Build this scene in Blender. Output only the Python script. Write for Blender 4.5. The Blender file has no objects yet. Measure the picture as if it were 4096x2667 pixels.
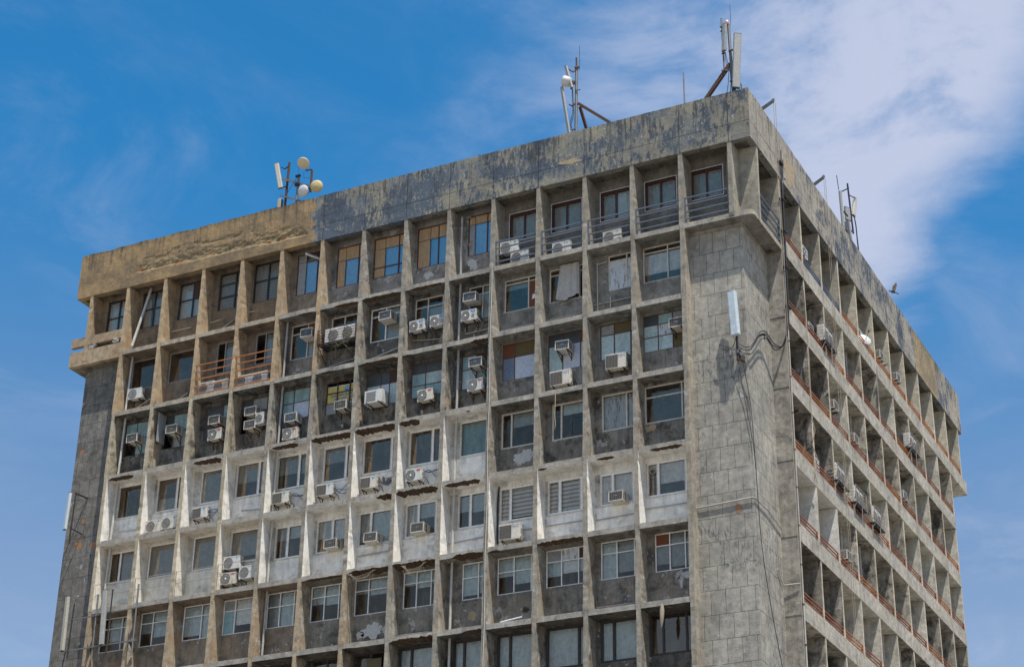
import bpy, bmesh, math, random
from mathutils import Matrix, Vector, noise
random.seed(7)
D=bpy.data; S=bpy.context.scene; COL=S.collection
# ---------------------------------------------------------------- camera, world, sun
GZ=43.14                      # height of the second-highest slab above the ground
cam_d=D.cameras.new('camera'); cam=D.objects.new('camera',cam_d); COL.objects.link(cam)
cam_d.sensor_width=36; cam_d.lens=36*7442.31/4096; cam_d.clip_end=3000; cam_d.clip_start=.5
cam.matrix_world=Matrix.Translation((22.977,-68.295,GZ-41.536))@(Matrix.Rotation(.4719,4,'Z')@Matrix.Rotation(2.0302,4,'X')@Matrix.Rotation(.0169,4,'Z'))
S.camera=cam
SUN=Vector((.30,-.22,1)).normalized()
W=D.worlds.new('World'); S.world=W; W.use_nodes=True; nt=W.node_tree; nt.nodes.clear()
def N(nt,t,**k):
    n=nt.nodes.new(t)
    for a,b in k.items(): setattr(n,a,b)
    return n
def L(nt,a,b): nt.links.new(a,b)
def M(nt,op,a,b=None,c=None,clamp=False):
    n=N(nt,'ShaderNodeMath',operation=op,use_clamp=clamp)
    for i,v in enumerate((a,b,c)):
        if v is None: continue
        if isinstance(v,(int,float)): n.inputs[i].default_value=v
        else: L(nt,v,n.inputs[i])
    return n.outputs[0]
def MR(nt,v,a,b,c,d,smooth=True):
    n=N(nt,'ShaderNodeMapRange'); n.interpolation_type='SMOOTHSTEP' if smooth else 'LINEAR'
    L(nt,v,n.inputs[0])
    for i,x in zip((1,2,3,4),(a,b,c,d)): n.inputs[i].default_value=x
    return n.outputs[0]
def MIX(nt,f,a,b,mode='MIX'):
    n=N(nt,'ShaderNodeMix',data_type='RGBA',blend_type=mode)
    for s,v in ((n.inputs[0],f),(n.inputs[6],a),(n.inputs[7],b)):
        if isinstance(v,(int,float)): s.default_value=v
        elif isinstance(v,(tuple,list)): s.default_value=(*v[:3],1)
        else: L(nt,v,s)
    return n.outputs[2]
def NOI(nt,vec,scale,detail=5,rough=.55,dist=0,mp=None):
    if mp:
        m=N(nt,'ShaderNodeMapping'); L(nt,vec,m.inputs[0]); m.inputs['Scale'].default_value=mp; vec=m.outputs[0]
    n=N(nt,'ShaderNodeTexNoise'); L(nt,vec,n.inputs['Vector'])
    n.inputs['Scale'].default_value=scale; n.inputs['Detail'].default_value=detail; n.inputs['Roughness'].default_value=rough; n.inputs['Distortion'].default_value=dist
    return n.outputs[0]
sky=N(nt,'ShaderNodeTexSky',sky_type='NISHITA',sun_disc=False); sky.sun_elevation=math.asin(SUN.z); sky.sun_rotation=math.atan2(SUN.x,SUN.y)
sky.air_density=1.0; sky.dust_density=.3; sky.ozone_density=2.5
hsv=N(nt,'ShaderNodeHueSaturation'); hsv.inputs['Saturation'].default_value=1.15; hsv.inputs['Value'].default_value=1.0; L(nt,sky.outputs[0],hsv.inputs['Color'])
tc=N(nt,'ShaderNodeTexCoord'); sp=N(nt,'ShaderNodeSeparateXYZ'); L(nt,tc.outputs['Generated'],sp.inputs[0])
zz=M(nt,'MAXIMUM',sp.outputs[2],.08); cx=M(nt,'DIVIDE',sp.outputs[0],zz); cy=M(nt,'DIVIDE',sp.outputs[1],zz)
cv=N(nt,'ShaderNodeCombineXYZ'); L(nt,cx,cv.inputs[0]); L(nt,cy,cv.inputs[1])
n1=NOI(nt,cv.outputs[0],4.6,10,.60,.35,mp=(1,1,1)); n3=NOI(nt,cv.outputs[0],11,9,.62,.4); n2=NOI(nt,cv.outputs[0],1.5,6,.55,.8)
d=M(nt,'ADD',M(nt,'MULTIPLY',cx,.838),M(nt,'MULTIPLY',cy,.545))
dw=M(nt,'ADD',d,M(nt,'MULTIPLY',M(nt,'SUBTRACT',n1,.5),.22))
bank=M(nt,'MULTIPLY',MR(nt,dw,-.02,.52,0,1),MR(nt,dw,.56,.70,1,0))
nn=M(nt,'ADD',M(nt,'MULTIPLY',n1,.72),M(nt,'MULTIPLY',n3,.28)); body=M(nt,'MULTIPLY',bank,MR(nt,M(nt,'ADD',nn,M(nt,'MULTIPLY',MR(nt,d,.34,.56,0,1),.17)),.40,.64,.16,1.0),clamp=True)
wisp=M(nt,'MULTIPLY',MR(nt,NOI(nt,cv.outputs[0],2.2,9,.62,1.2,mp=(1.2,.9,1)),.42,.72,0,.30),MR(nt,n2,.4,.6,.2,1))
dens=M(nt,'MAXIMUM',body,wisp,clamp=True)
below=MR(nt,sp.outputs[2],.0,.1,0,1)
CLOUD=(2.85,3.1,3.95)
grade=MIX(nt,MR(nt,sp.outputs[2],.28,.54,0,1),(1.0,.78,.68),(.20,.72,.83)); grade=MIX(nt,MR(nt,sp.outputs[2],.66,.82,0,1),grade,(1.6,1.5,1.4))
skyc=MIX(nt,1.0,hsv.outputs[0],grade,'MULTIPLY')
colr=MIX(nt,M(nt,'MULTIPLY',M(nt,'MULTIPLY',dens,below),.92),skyc,CLOUD)
bg=N(nt,'ShaderNodeBackground'); bg.inputs[1].default_value=.12; L(nt,colr,bg.inputs[0])
wo=N(nt,'ShaderNodeOutputWorld'); L(nt,bg.outputs[0],wo.inputs[0])
sl=D.lights.new('sun','SUN'); sl.energy=3.95; sl.angle=math.radians(.5); sl.color=(1,.955,.88)
so=D.objects.new('sun',sl); COL.objects.link(so); so.rotation_euler=SUN.to_track_quat('Z','Y').to_euler(); so.location=(60,-60,120)
S.view_settings.view_transform='Standard'; S.view_settings.look='None'; S.view_settings.exposure=.75; S.view_settings.gamma=1
S.cycles.max_bounces=8; S.cycles.transparent_max_bounces=12; S.cycles.use_denoising=True
# ---------------------------------------------------------------- building grid (metres, z from the slab under the top storey)
WF=2.4; WR=2.9612; H=3.4855; ZP=3.8367; ZT=6.4569; C1=.996; C2=.9414; LX=2*C1+15*WF; LY=2*C2+12*WR; DW=.80; DR=1.35
def FX(i): return -(C1+i*WF)
def RY(i): return C2+i*WR
NROW=13
# ---------------------------------------------------------------- materials
MATS={}
def mat(name):
    m=D.materials.new(name); m.use_nodes=True; MATS[name]=m
    nt=m.node_tree; nt.nodes.clear(); o=N(nt,'ShaderNodeOutputMaterial'); b=N(nt,'ShaderNodeBsdfPrincipled'); L(nt,b.outputs[0],o.inputs[0])
    return m,nt,b
def attr(nt,nm):
    a=N(nt,'ShaderNodeAttribute',attribute_name=nm); return a
def bump(nt,b,h,dist,strength=1.0):
    n=N(nt,'ShaderNodeBump'); n.inputs['Distance'].default_value=dist; n.inputs['Strength'].default_value=strength; L(nt,h,n.inputs['Height']); L(nt,n.outputs[0],b.inputs['Normal'])
def concrete(name,joints=None):
    m,nt,b=mat(name)
    pos=N(nt,'ShaderNodeNewGeometry').outputs['Position']; nor=N(nt,'ShaderNodeNewGeometry').outputs['Normal']
    t=attr(nt,'tint').outputs['Color']; fx=attr(nt,'fx'); s=N(nt,'ShaderNodeSeparateColor'); L(nt,fx.outputs['Color'],s.inputs[0]); soot,peel,brown=s.outputs
    big=NOI(nt,pos,.55,7,.62); mid=NOI(nt,pos,3.2,8,.62); fine=NOI(nt,pos,26,4,.7)
    strk=NOI(nt,pos,1,6,.6,mp=(5,5,.45))
    v=M(nt,'MULTIPLY',MR(nt,big,.3,.7,.72,1.28,False),MR(nt,mid,.3,.7,.72,1.28,False)); v=M(nt,'MULTIPLY',v,MR(nt,fine,.3,.7,.80,1.2,False))
    st_=N(nt,'ShaderNodeSeparateColor'); L(nt,t,st_.inputs[0]); wf_=MR(nt,st_.outputs[0],.5,.75,0,.45)
    v=M(nt,'ADD',M(nt,'MULTIPLY',v,M(nt,'SUBTRACT',1,wf_)),wf_)
    c=MIX(nt,1.0,MIX(nt,1.0,t,(.92,.90,.85),'MULTIPLY'),v,'MULTIPLY')
    # brown / ochre stains
    bm=M(nt,'MULTIPLY',MR(nt,NOI(nt,pos,1.1,7,.6,.4),.45,.62,0,1),brown); c=MIX(nt,bm,c,(.26,.165,.09))
    # vertical run-off streaks
    sm=M(nt,'MULTIPLY',MR(nt,strk,.44,.68,0,.8),soot); c=MIX(nt,sm,c,(.03,.029,.025))
    # soot and mould patches
    pm=M(nt,'ADD',NOI(nt,pos,1.4,9,.68,.35),M(nt,'MULTIPLY',soot,.12)); c=MIX(nt,M(nt,'MULTIPLY',MR(nt,pm,.52,.70,0,.82),M(nt,'MINIMUM',M(nt,'MULTIPLY',soot,2.2),1.0)),c,(.028,.027,.024))
    # flaked paint / light patches
    fm=M(nt,'ADD',NOI(nt,pos,2.1,10,.66,.2,mp=(1,1,.8)),M(nt,'MULTIPLY',peel,.14)); c=MIX(nt,M(nt,'MULTIPLY',MR(nt,fm,.635,.675,0,.70),M(nt,'GREATER_THAN',peel,.02)),c,(.40,.39,.36))
    # small dark pits
    c=MIX(nt,MR(nt,NOI(nt,pos,9,6,.6),.66,.70,0,.6),c,(.05,.045,.04))
    hgt=M(nt,'ADD',M(nt,'MULTIPLY',mid,.9),M(nt,'MULTIPLY',fine,.35)); hgt=M(nt,'SUBTRACT',hgt,M(nt,'MULTIPLY',MR(nt,fm,.64,.67,0,.3),1))
    if joints:
        sx=N(nt,'ShaderNodeSeparateXYZ'); L(nt,pos,sx.inputs[0]); al=M(nt,'ADD',sx.outputs[0],sx.outputs[1])
        warp=M(nt,'MULTIPLY',M(nt,'SUBTRACT',NOI(nt,pos,.7,3),.5),.05)
        cvv=N(nt,'ShaderNodeCombineXYZ'); L(nt,M(nt,'ADD',al,warp),cvv.inputs[0]); L(nt,M(nt,'ADD',sx.outputs[2],warp),cvv.inputs[1])
        br=N(nt,'ShaderNodeTexBrick'); L(nt,cvv.outputs[0],br.inputs['Vector']); br.inputs['Scale'].default_value=1
        br.inputs['Mortar Size'].default_value=.008; br.inputs['Mortar Smooth'].default_value=.1; br.inputs['Brick Width'].default_value=.64; br.inputs['Row Height'].default_value=1.045
        br.inputs['Color1'].default_value=(.93,.93,.93,1); br.inputs['Color2'].default_value=(1.07,1.065,1.05,1); br.inputs['Mortar'].default_value=(1,1,1,1); br.inputs['Bias'].default_value=0
        c=MIX(nt,1.0,c,br.outputs['Color'],'MULTIPLY')
        # bluish algae, panel-wise streaks
        al2=M(nt,'MULTIPLY',MR(nt,NOI(nt,pos,1,8,.7,.3,mp=(9,9,3.0)),.50,.60,0,.75),MR(nt,NOI(nt,pos,.40,3,.5),.52,.64,0,1)); c=MIX(nt,al2,c,(.07,.08,.09))
        gap=M(nt,'GREATER_THAN',NOI(nt,pos,.6,4),.36)
        c=MIX(nt,M(nt,'MULTIPLY',M(nt,'MULTIPLY',br.outputs['Fac'],gap),.85),c,(.035,.035,.035)); hgt=M(nt,'SUBTRACT',hgt,M(nt,'MULTIPLY',M(nt,'MULTIPLY',br.outputs['Fac'],gap),1.5))
    L(nt,c,b.inputs['Base Color']); b.inputs['Roughness'].default_value=.92; b.inputs['Specular IOR Level'].default_value=.2
    bump(nt,b,hgt,.028)
    return m
concrete('weathered_concrete'); concrete('stone_cladding',True)
def parapet_mat():
    m,nt,b=mat('parapet_render')
    g=N(nt,'ShaderNodeNewGeometry'); pos=g.outputs['Position']; sx=N(nt,'ShaderNodeSeparateXYZ'); L(nt,pos,sx.inputs[0]); X,Y,Z=sx.outputs
    sn=N(nt,'ShaderNodeSeparateXYZ'); L(nt,g.outputs['True Normal'],sn.inputs[0]); side=M(nt,'GREATER_THAN',M(nt,'ABSOLUTE',sn.outputs[0]),.6)
    front=M(nt,'SUBTRACT',1,side)
    big=NOI(nt,pos,.45,7,.62); mid=NOI(nt,pos,3.4,9,.66); fine=NOI(nt,pos,24,4,.7)
    tan=MIX(nt,MR(nt,big,.35,.65,0,1),(.275,.25,.185),(.19,.175,.14)); tan=MIX(nt,side,tan,MIX(nt,MR(nt,big,.3,.7,0,1),(.36,.32,.25),(.24,.22,.19)))
    v=M(nt,'MULTIPLY',MR(nt,mid,.3,.7,.78,1.22,False),MR(nt,fine,.3,.7,.85,1.15,False)); c=MIX(nt,1.0,tan,v,'MULTIPLY')
    # blue-black algae: region strength along the front, strongest in the middle
    reg=M(nt,'MULTIPLY',MR(nt,X,-23.5,-22.9,.6,1.0),MR(nt,X,-18,-6,1.15,.85)); reg=M(nt,'ADD',M(nt,'MULTIPLY',reg,front),M(nt,'MULTIPLY',side,MR(nt,Y,2,16,.35,.95)))
    reg=M(nt,'MULTIPLY',reg,MR(nt,NOI(nt,pos,.30,3,.5),.36,.60,.45,1.1))
    al=M(nt,'ADD',M(nt,'MULTIPLY',NOI(nt,pos,1,10,.78,.25,mp=(6.5,6.5,2.0)),.62),M(nt,'MULTIPLY',NOI(nt,pos,.8,6,.6,.3),.38)); al=M(nt,'ADD',al,M(nt,'MULTIPLY',M(nt,'SUBTRACT',reg,1),.15))
    blue=MIX(nt,NOI(nt,pos,2.5,5),(.018,.032,.058),(.05,.078,.118)); c=MIX(nt,MR(nt,al,.455,.535,0,.88),c,blue)
    wash=M(nt,'MULTIPLY',MR(nt,NOI(nt,pos,.5,5,.6),.40,.62,0,.6),reg); c=MIX(nt,M(nt,'MULTIPLY',wash,front),c,(.10,.125,.15))
    # run-off streaks from the top edge
    st=M(nt,'MULTIPLY',MR(nt,NOI(nt,pos,1,6,.62,mp=(7,7,.5)),.50,.64,0,.8),MR(nt,Z,GZ+ZP+.4,GZ+ZT,.15,1)); c=MIX(nt,st,c,(.045,.045,.04))
    # white flecks of old paint
    c=MIX(nt,M(nt,'MULTIPLY',MR(nt,NOI(nt,pos,8,7,.72,mp=(1.3,1.3,.75)),.615,.635,0,.9),MR(nt,NOI(nt,pos,.5,3),.44,.58,.15,1)),c,(.50,.48,.42))
    # bare brown plaster at the far end of the front
    edge=M(nt,'ADD',X,M(nt,'MULTIPLY',M(nt,'SUBTRACT',NOI(nt,pos,1.2,5),.5),1.4)); br=M(nt,'MULTIPLY',MR(nt,edge,-23.30,-23.16,1,0),front)
    endp=M(nt,'MULTIPLY',MR(nt,M(nt,'ADD',Y,M(nt,'MULTIPLY',M(nt,'SUBTRACT',NOI(nt,pos,1.2,5),.5),1.4)),27.2,27.4,0,1),side); endp=M(nt,'MULTIPLY',endp,MR(nt,Y,31.5,32.4,1,0))
    bc=MIX(nt,MR(nt,NOI(nt,pos,.6,7,.65),.38,.6,0,1),(.31,.215,.11),(.19,.14,.085)); bc=MIX(nt,1.0,bc,v,'MULTIPLY'); bc=MIX(nt,M(nt,'MULTIPLY',st,.7),bc,(.05,.045,.035))
    topd=M(nt,'MULTIPLY',MR(nt,M(nt,'ADD',Z,M(nt,'MULTIPLY',NOI(nt,pos,3,6,mp=(2,2,.6)),.7)),GZ+ZT+.05,GZ+ZT+.5,0,.75),1); bc=MIX(nt,topd,bc,(.05,.042,.03))
    c=MIX(nt,br,c,bc); c=MIX(nt,M(nt,'MULTIPLY',endp,.85),c,MIX(nt,1.0,bc,(1.15,1.2,1.2),'MULTIPLY'))
    fa=attr(nt,'fx').outputs['Color']; fs=N(nt,'ShaderNodeSeparateColor'); L(nt,fa,fs.inputs[0])
    c=MIX(nt,fs.outputs[0],c,MIX(nt,MR(nt,NOI(nt,pos,5,9,.75),.38,.56,0,1),(.12,.09,.05),(.29,.225,.125))); c=MIX(nt,fs.outputs[1],c,(.30,.10,.04))
    # board joints
    al1=M(nt,'ADD',M(nt,'MULTIPLY',front,M(nt,'DIVIDE',M(nt,'ADD',X,C1),WF)),M(nt,'MULTIPLY',side,M(nt,'DIVIDE',M(nt,'SUBTRACT',Y,C2),WR)))
    vj=M(nt,'LESS_THAN',M(nt,'ABSOLUTE',M(nt,'SUBTRACT',M(nt,'FRACT',M(nt,'ADD',al1,.5)),.5)),.0055)
    hj=M(nt,'LESS_THAN',M(nt,'ABSOLUTE',M(nt,'SUBTRACT',Z,GZ+ZP+.88)),.012)
    jn=M(nt,'MULTIPLY',M(nt,'MAXIMUM',vj,hj),M(nt,'SUBTRACT',1,M(nt,'MULTIPLY',br,.75))); jn=M(nt,'MULTIPLY',jn,M(nt,'SUBTRACT',1,endp)); c=MIX(nt,M(nt,'MULTIPLY',jn,.85),c,(.02,.02,.02))
    L(nt,c,b.inputs['Base Color']); b.inputs['Roughness'].default_value=.93; b.inputs['Specular IOR Level'].default_value=.2
    hh=M(nt,'SUBTRACT',M(nt,'ADD',mid,M(nt,'MULTIPLY',fine,.3)),M(nt,'MULTIPLY',jn,1.2)); bump(nt,b,hh,.04)
parapet_mat()
def simple(name,col,rough=.6,metal=0,dirt=.35,dcol=(.10,.08,.06),scale=3,var=.18,spec=.4,streak=False):
    m,nt,b=mat(name); tcn=N(nt,'ShaderNodeTexCoord'); pos=N(nt,'ShaderNodeNewGeometry').outputs['Position']
    v=MR(nt,NOI(nt,pos,scale*4,5,.6),.3,.7,1-var,1+var,False); c=MIX(nt,1.0,col,v,'MULTIPLY')
    if dirt: c=MIX(nt,MR(nt,NOI(nt,pos,scale,7,.65,.2,mp=(2.2,2.2,.5) if streak else None),.46,.68,0,dirt),c,dcol)
    L(nt,c,b.inputs['Base Color']); b.inputs['Roughness'].default_value=rough; b.inputs['Metallic'].default_value=metal; b.inputs['Specular IOR Level'].default_value=spec
    return m
simple('broken_concrete',(.085,.058,.038),.95,dirt=.7,dcol=(.02,.014,.01),scale=9,var=.5,spec=.1)
simple('brick_exposed',(.28,.15,.08),.9,dirt=.5,scale=10,dcol=(.16,.09,.05))
simple('white_plaster',(.45,.44,.41),.85,dirt=.25,scale=5)
simple('mortar',(.36,.33,.28),.9,dirt=.5,scale=9,var=.35)
simple('ochre_plaster',(.34,.26,.16),.9,dirt=.3,scale=4)
simple('ac_white',(.54,.53,.49),.45,dirt=.6,scale=4,dcol=(.26,.21,.15),streak=True)
simple('ac_cream',(.55,.51,.43),.55,dirt=.6,scale=4,dcol=(.18,.13,.08),streak=True)
simple('ac_grille',(.045,.042,.04),.7,dirt=.4,scale=14,dcol=(.2,.18,.15))
simple('ac_grille_brown',(.16,.125,.09),.7,dirt=.5,scale=10,dcol=(.06,.045,.03))
simple('ac_wire',(.20,.195,.18),.5,dirt=.3,scale=8)
simple('hub_white',(.7,.7,.68),.4,dirt=0)
simple('fan_yellow',(.55,.36,.05),.5,dirt=.2)
simple('badge_blue',(.02,.22,.55),.4,dirt=0)
simple('badge_teal',(.02,.30,.42),.4,dirt=0)
simple('badge_red',(.55,.03,.03),.4,dirt=0)
simple('badge_dark',(.03,.03,.05),.4,dirt=0)
simple('rusty_steel',(.095,.045,.025),.8,metal=.2,dirt=.6,scale=8,dcol=(.03,.015,.01))
simple('black_steel',(.03,.028,.027),.6,metal=.3,dirt=.4,scale=8,dcol=(.10,.05,.03))
simple('rail_brown',(.25,.085,.035),.6,dirt=.5,scale=6,dcol=(.10,.035,.02))
simple('rail_orange',(.36,.135,.04),.6,dirt=.5,scale=5,dcol=(.14,.05,.02))
simple('rail_grey',(.105,.13,.17),.5,dirt=.25,scale=6,dcol=(.05,.05,.06))
simple('galvanised',(.20,.195,.185),.5,metal=.5,dirt=.5,scale=5,dcol=(.13,.09,.06))
simple('thin_rail',(.30,.27,.23),.6,dirt=.5,scale=5,dcol=(.12,.06,.03))
simple('pipe_white',(.43,.41,.37),.5,dirt=.5,scale=1.5,dcol=(.30,.25,.18))
simple('pipe_grey',(.34,.33,.31),.6,dirt=.5,scale=2,dcol=(.14,.11,.08))
simple('cable_black',(.022,.022,.025),.5,dirt=0)
simple('cord_tan',(.30,.25,.18),.8,dirt=0)
simple('antenna_pale',(.46,.52,.54),.5,dirt=.12,scale=3)
simple('antenna_cream',(.38,.35,.28),.5,dirt=.35,scale=3,dcol=(.3,.25,.18))
simple('antenna_grey',(.29,.29,.27),.5,dirt=.3,scale=3,dcol=(.25,.22,.18))
simple('dish_white',(.52,.52,.50),.5,dirt=.3,scale=5,dcol=(.4,.36,.28))
simple('dish_cream',(.55,.47,.31),.55,dirt=.45,scale=9,dcol=(.45,.36,.22))
simple('dish_yellow',(.44,.35,.16),.6,dirt=.2,scale=5,dcol=(.45,.32,.1))
simple('dish_rim',(.10,.09,.08),.7,dirt=.3)
simple('lens_orange',(.75,.17,.02),.3,dirt=0)
simple('frame_cream',(.56,.53,.46),.6,dirt=.5,scale=5,dcol=(.26,.2,.14),streak=True)
simple('frame_white',(.80,.785,.745),.55,dirt=.35,scale=5,dcol=(.33,.27,.2),streak=True)
simple('frame_grey',(.30,.30,.29),.6,dirt=.5,scale=5,dcol=(.15,.12,.09))
simple('frame_dark',(.035,.028,.025),.6,dirt=.3,scale=6,dcol=(.09,.06,.04))
simple('frame_maroon',(.085,.026,.018),.45,dirt=.2,scale=6)
simple('frame_rust',(.11,.065,.045),.8,dirt=.6,scale=8,dcol=(.04,.02,.012))
simple('trim_white',(.55,.54,.52),.7,dirt=.2)
simple('interior_wall',(.09,.09,.095),.9,dirt=.3)
simple('blind_pale',(.52,.60,.62),.8,dirt=.25,scale=1.3,dcol=(.36,.42,.42),streak=True)
simple('blind_white',(.74,.76,.76),.8,dirt=.15,scale=1.3,dcol=(.5,.53,.53),streak=True)
simple('curtain_grey',(.33,.36,.36),.9,dirt=.4,scale=1.5,dcol=(.2,.22,.22),streak=True)
simple('teal_sheet',(.24,.36,.37),.6,dirt=.5,scale=1.5,dcol=(.12,.17,.17),streak=True)
simple('pale_teal_sheet',(.40,.51,.51),.6,dirt=.45,scale=2,dcol=(.20,.24,.22),streak=True)
simple('sky_reflection_sheet',(.55,.78,.90),.5,dirt=.1)  # reflected sky painted as a pale blue sheet behind the mirror panes
simple('tan_reflection_board',(.40,.275,.155),.8,dirt=.4,scale=3,dcol=(.25,.14,.07),streak=True)  # tan reflection in the mirror windows, painted as boards
simple('lilac_sheet',(.46,.50,.57),.6,dirt=.2,scale=2,dcol=(.33,.36,.44))
simple('streaked_sheet',(.50,.54,.56),.6,dirt=.95,scale=5,dcol=(.17,.13,.10),streak=True)
simple('rust_board',(.15,.055,.025),.8,dirt=.5,scale=3,dcol=(.10,.04,.02))
simple('olive_board',(.11,.085,.04),.8,dirt=.4,scale=3,dcol=(.08,.06,.03))
simple('dark_board',(.06,.035,.025),.8,dirt=.4,scale=3,dcol=(.02,.015,.01))
simple('grey_board',(.26,.27,.27),.8,dirt=.5,scale=3,dcol=(.13,.12,.11))
simple('soot_glass',(.05,.06,.065),.35,dirt=.5,scale=2,dcol=(.10,.10,.09),spec=.6)
simple('bluish_dirty',(.13,.17,.24),.4,dirt=.8,scale=2,dcol=(.25,.22,.18),streak=True)
simple('banner_yellow',(.62,.52,.10),.7,dirt=.2,scale=2,dcol=(.45,.42,.25))
simple('banner_cream',(.52,.47,.22),.7,dirt=.2,scale=2,dcol=(.42,.4,.25))
simple('print_blue',(.06,.14,.32),.7,dirt=0)
simple('print_red',(.55,.18,.09),.7,dirt=0)
simple('cloth',(.42,.40,.36),.95,dirt=.4,scale=4,dcol=(.25,.23,.2))
simple('burst_white',(.80,.82,.86),.8,dirt=0)
simple('leaf_green',(.07,.11,.03),.7,dirt=.3,scale=30,dcol=(.14,.16,.08))
simple('bark',(.22,.17,.12),.9,dirt=.3,scale=12)
simple('pigeon_grey',(.07,.08,.10),.7,dirt=.2)
simple('wing_pale',(.33,.27,.24),.7,dirt=.2)
simple('roof_felt',(.20,.19,.17),.95,dirt=.4)
def zebra():
    m,nt,b=mat('zebra_blind'); pos=N(nt,'ShaderNodeNewGeometry').outputs['Position']; sx=N(nt,'ShaderNodeSeparateXYZ'); L(nt,pos,sx.inputs[0])
    f=M(nt,'GREATER_THAN',M(nt,'FRACT',M(nt,'MULTIPLY',sx.outputs[2],5.2)),.42); c=MIX(nt,f,(.36,.34,.32),(.70,.69,.67)); L(nt,c,b.inputs['Base Color']); b.inputs['Roughness'].default_value=.85
zebra()
def louvre():
    m,nt,b=mat('louvre_blind'); pos=N(nt,'ShaderNodeNewGeometry').outputs['Position']; sx=N(nt,'ShaderNodeSeparateXYZ'); L(nt,pos,sx.inputs[0])
    f=M(nt,'ABSOLUTE',M(nt,'SUBTRACT',M(nt,'FRACT',M(nt,'MULTIPLY',sx.outputs[2],11)),.5)); c=MIX(nt,MR(nt,f,.15,.4,0,1),(.14,.14,.13),(.46,.45,.41)); L(nt,c,b.inputs['Base Color']); b.inputs['Roughness'].default_value=.7
louvre()
def vcurtain():
    m,nt,b=mat('vertical_blind'); pos=N(nt,'ShaderNodeNewGeometry').outputs['Position']; sx=N(nt,'ShaderNodeSeparateXYZ'); L(nt,pos,sx.inputs[0])
    f=M(nt,'FRACT',M(nt,'MULTIPLY',sx.outputs[0],9)); c=MIX(nt,MR(nt,f,.0,.35,0,1),(.20,.23,.23),(.42,.46,.46)); L(nt,c,b.inputs['Base Color']); b.inputs['Roughness'].default_value=.85
vcurtain()
def glass(name,refl,tint,rough=.02,gc=(1,.78,.56)):
    m=D.materials.new(name); m.use_nodes=True; MATS[name]=m; nt=m.node_tree; nt.nodes.clear(); o=N(nt,'ShaderNodeOutputMaterial')
    g=N(nt,'ShaderNodeBsdfGlossy'); g.inputs['Roughness'].default_value=rough; g.inputs['Color'].default_value=(*gc,1)
    pos=N(nt,'ShaderNodeNewGeometry').outputs['Position']; bn=N(nt,'ShaderNodeBump'); bn.inputs['Distance'].default_value=.006; L(nt,NOI(nt,pos,1.3,3),bn.inputs['Height']); L(nt,bn.outputs[0],g.inputs['Normal'])
    t=N(nt,'ShaderNodeBsdfTransparent'); t.inputs['Color'].default_value=(*tint,1)
    df=N(nt,'ShaderNodeBsdfDiffuse'); df.inputs['Color'].default_value=(.22,.22,.2,1)
    dm=N(nt,'ShaderNodeMixShader'); L(nt,MR(nt,NOI(nt,pos,2.5,7,.65,mp=(1.6,1.6,.7)),.45,.72,.02,.22),dm.inputs[0]); L(nt,t.outputs[0],dm.inputs[1]); L(nt,df.outputs[0],dm.inputs[2])
    f=N(nt,'ShaderNodeFresnel'); f.inputs[0].default_value=1.5; ff=M(nt,'ADD',f.outputs[0],refl-.04,clamp=True)
    mx=N(nt,'ShaderNodeMixShader'); L(nt,ff,mx.inputs[0]); L(nt,dm.outputs[0],mx.inputs[1]); L(nt,g.outputs[0],mx.inputs[2]); L(nt,mx.outputs[0],o.inputs[0])
glass('window_glass',.10,(.92,.95,.95)); glass('mirror_glass',.34,(.62,.62,.58),gc=(1.0,.95,.9)); glass('dark_glass',.17,(.88,.9,.9)); glass('clear_glass',.06,(.92,.94,.94))
def ground():
    m,nt,b=mat('dusty_ground'); pos=N(nt,'ShaderNodeNewGeometry').outputs['Position']
    c=MIX(nt,MR(nt,NOI(nt,pos,.08,8,.6),.4,.6,0,1),(.26,.235,.20),(.19,.18,.165)); L(nt,c,b.inputs['Base Color']); b.inputs['Roughness'].default_value=.95
ground()
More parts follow.
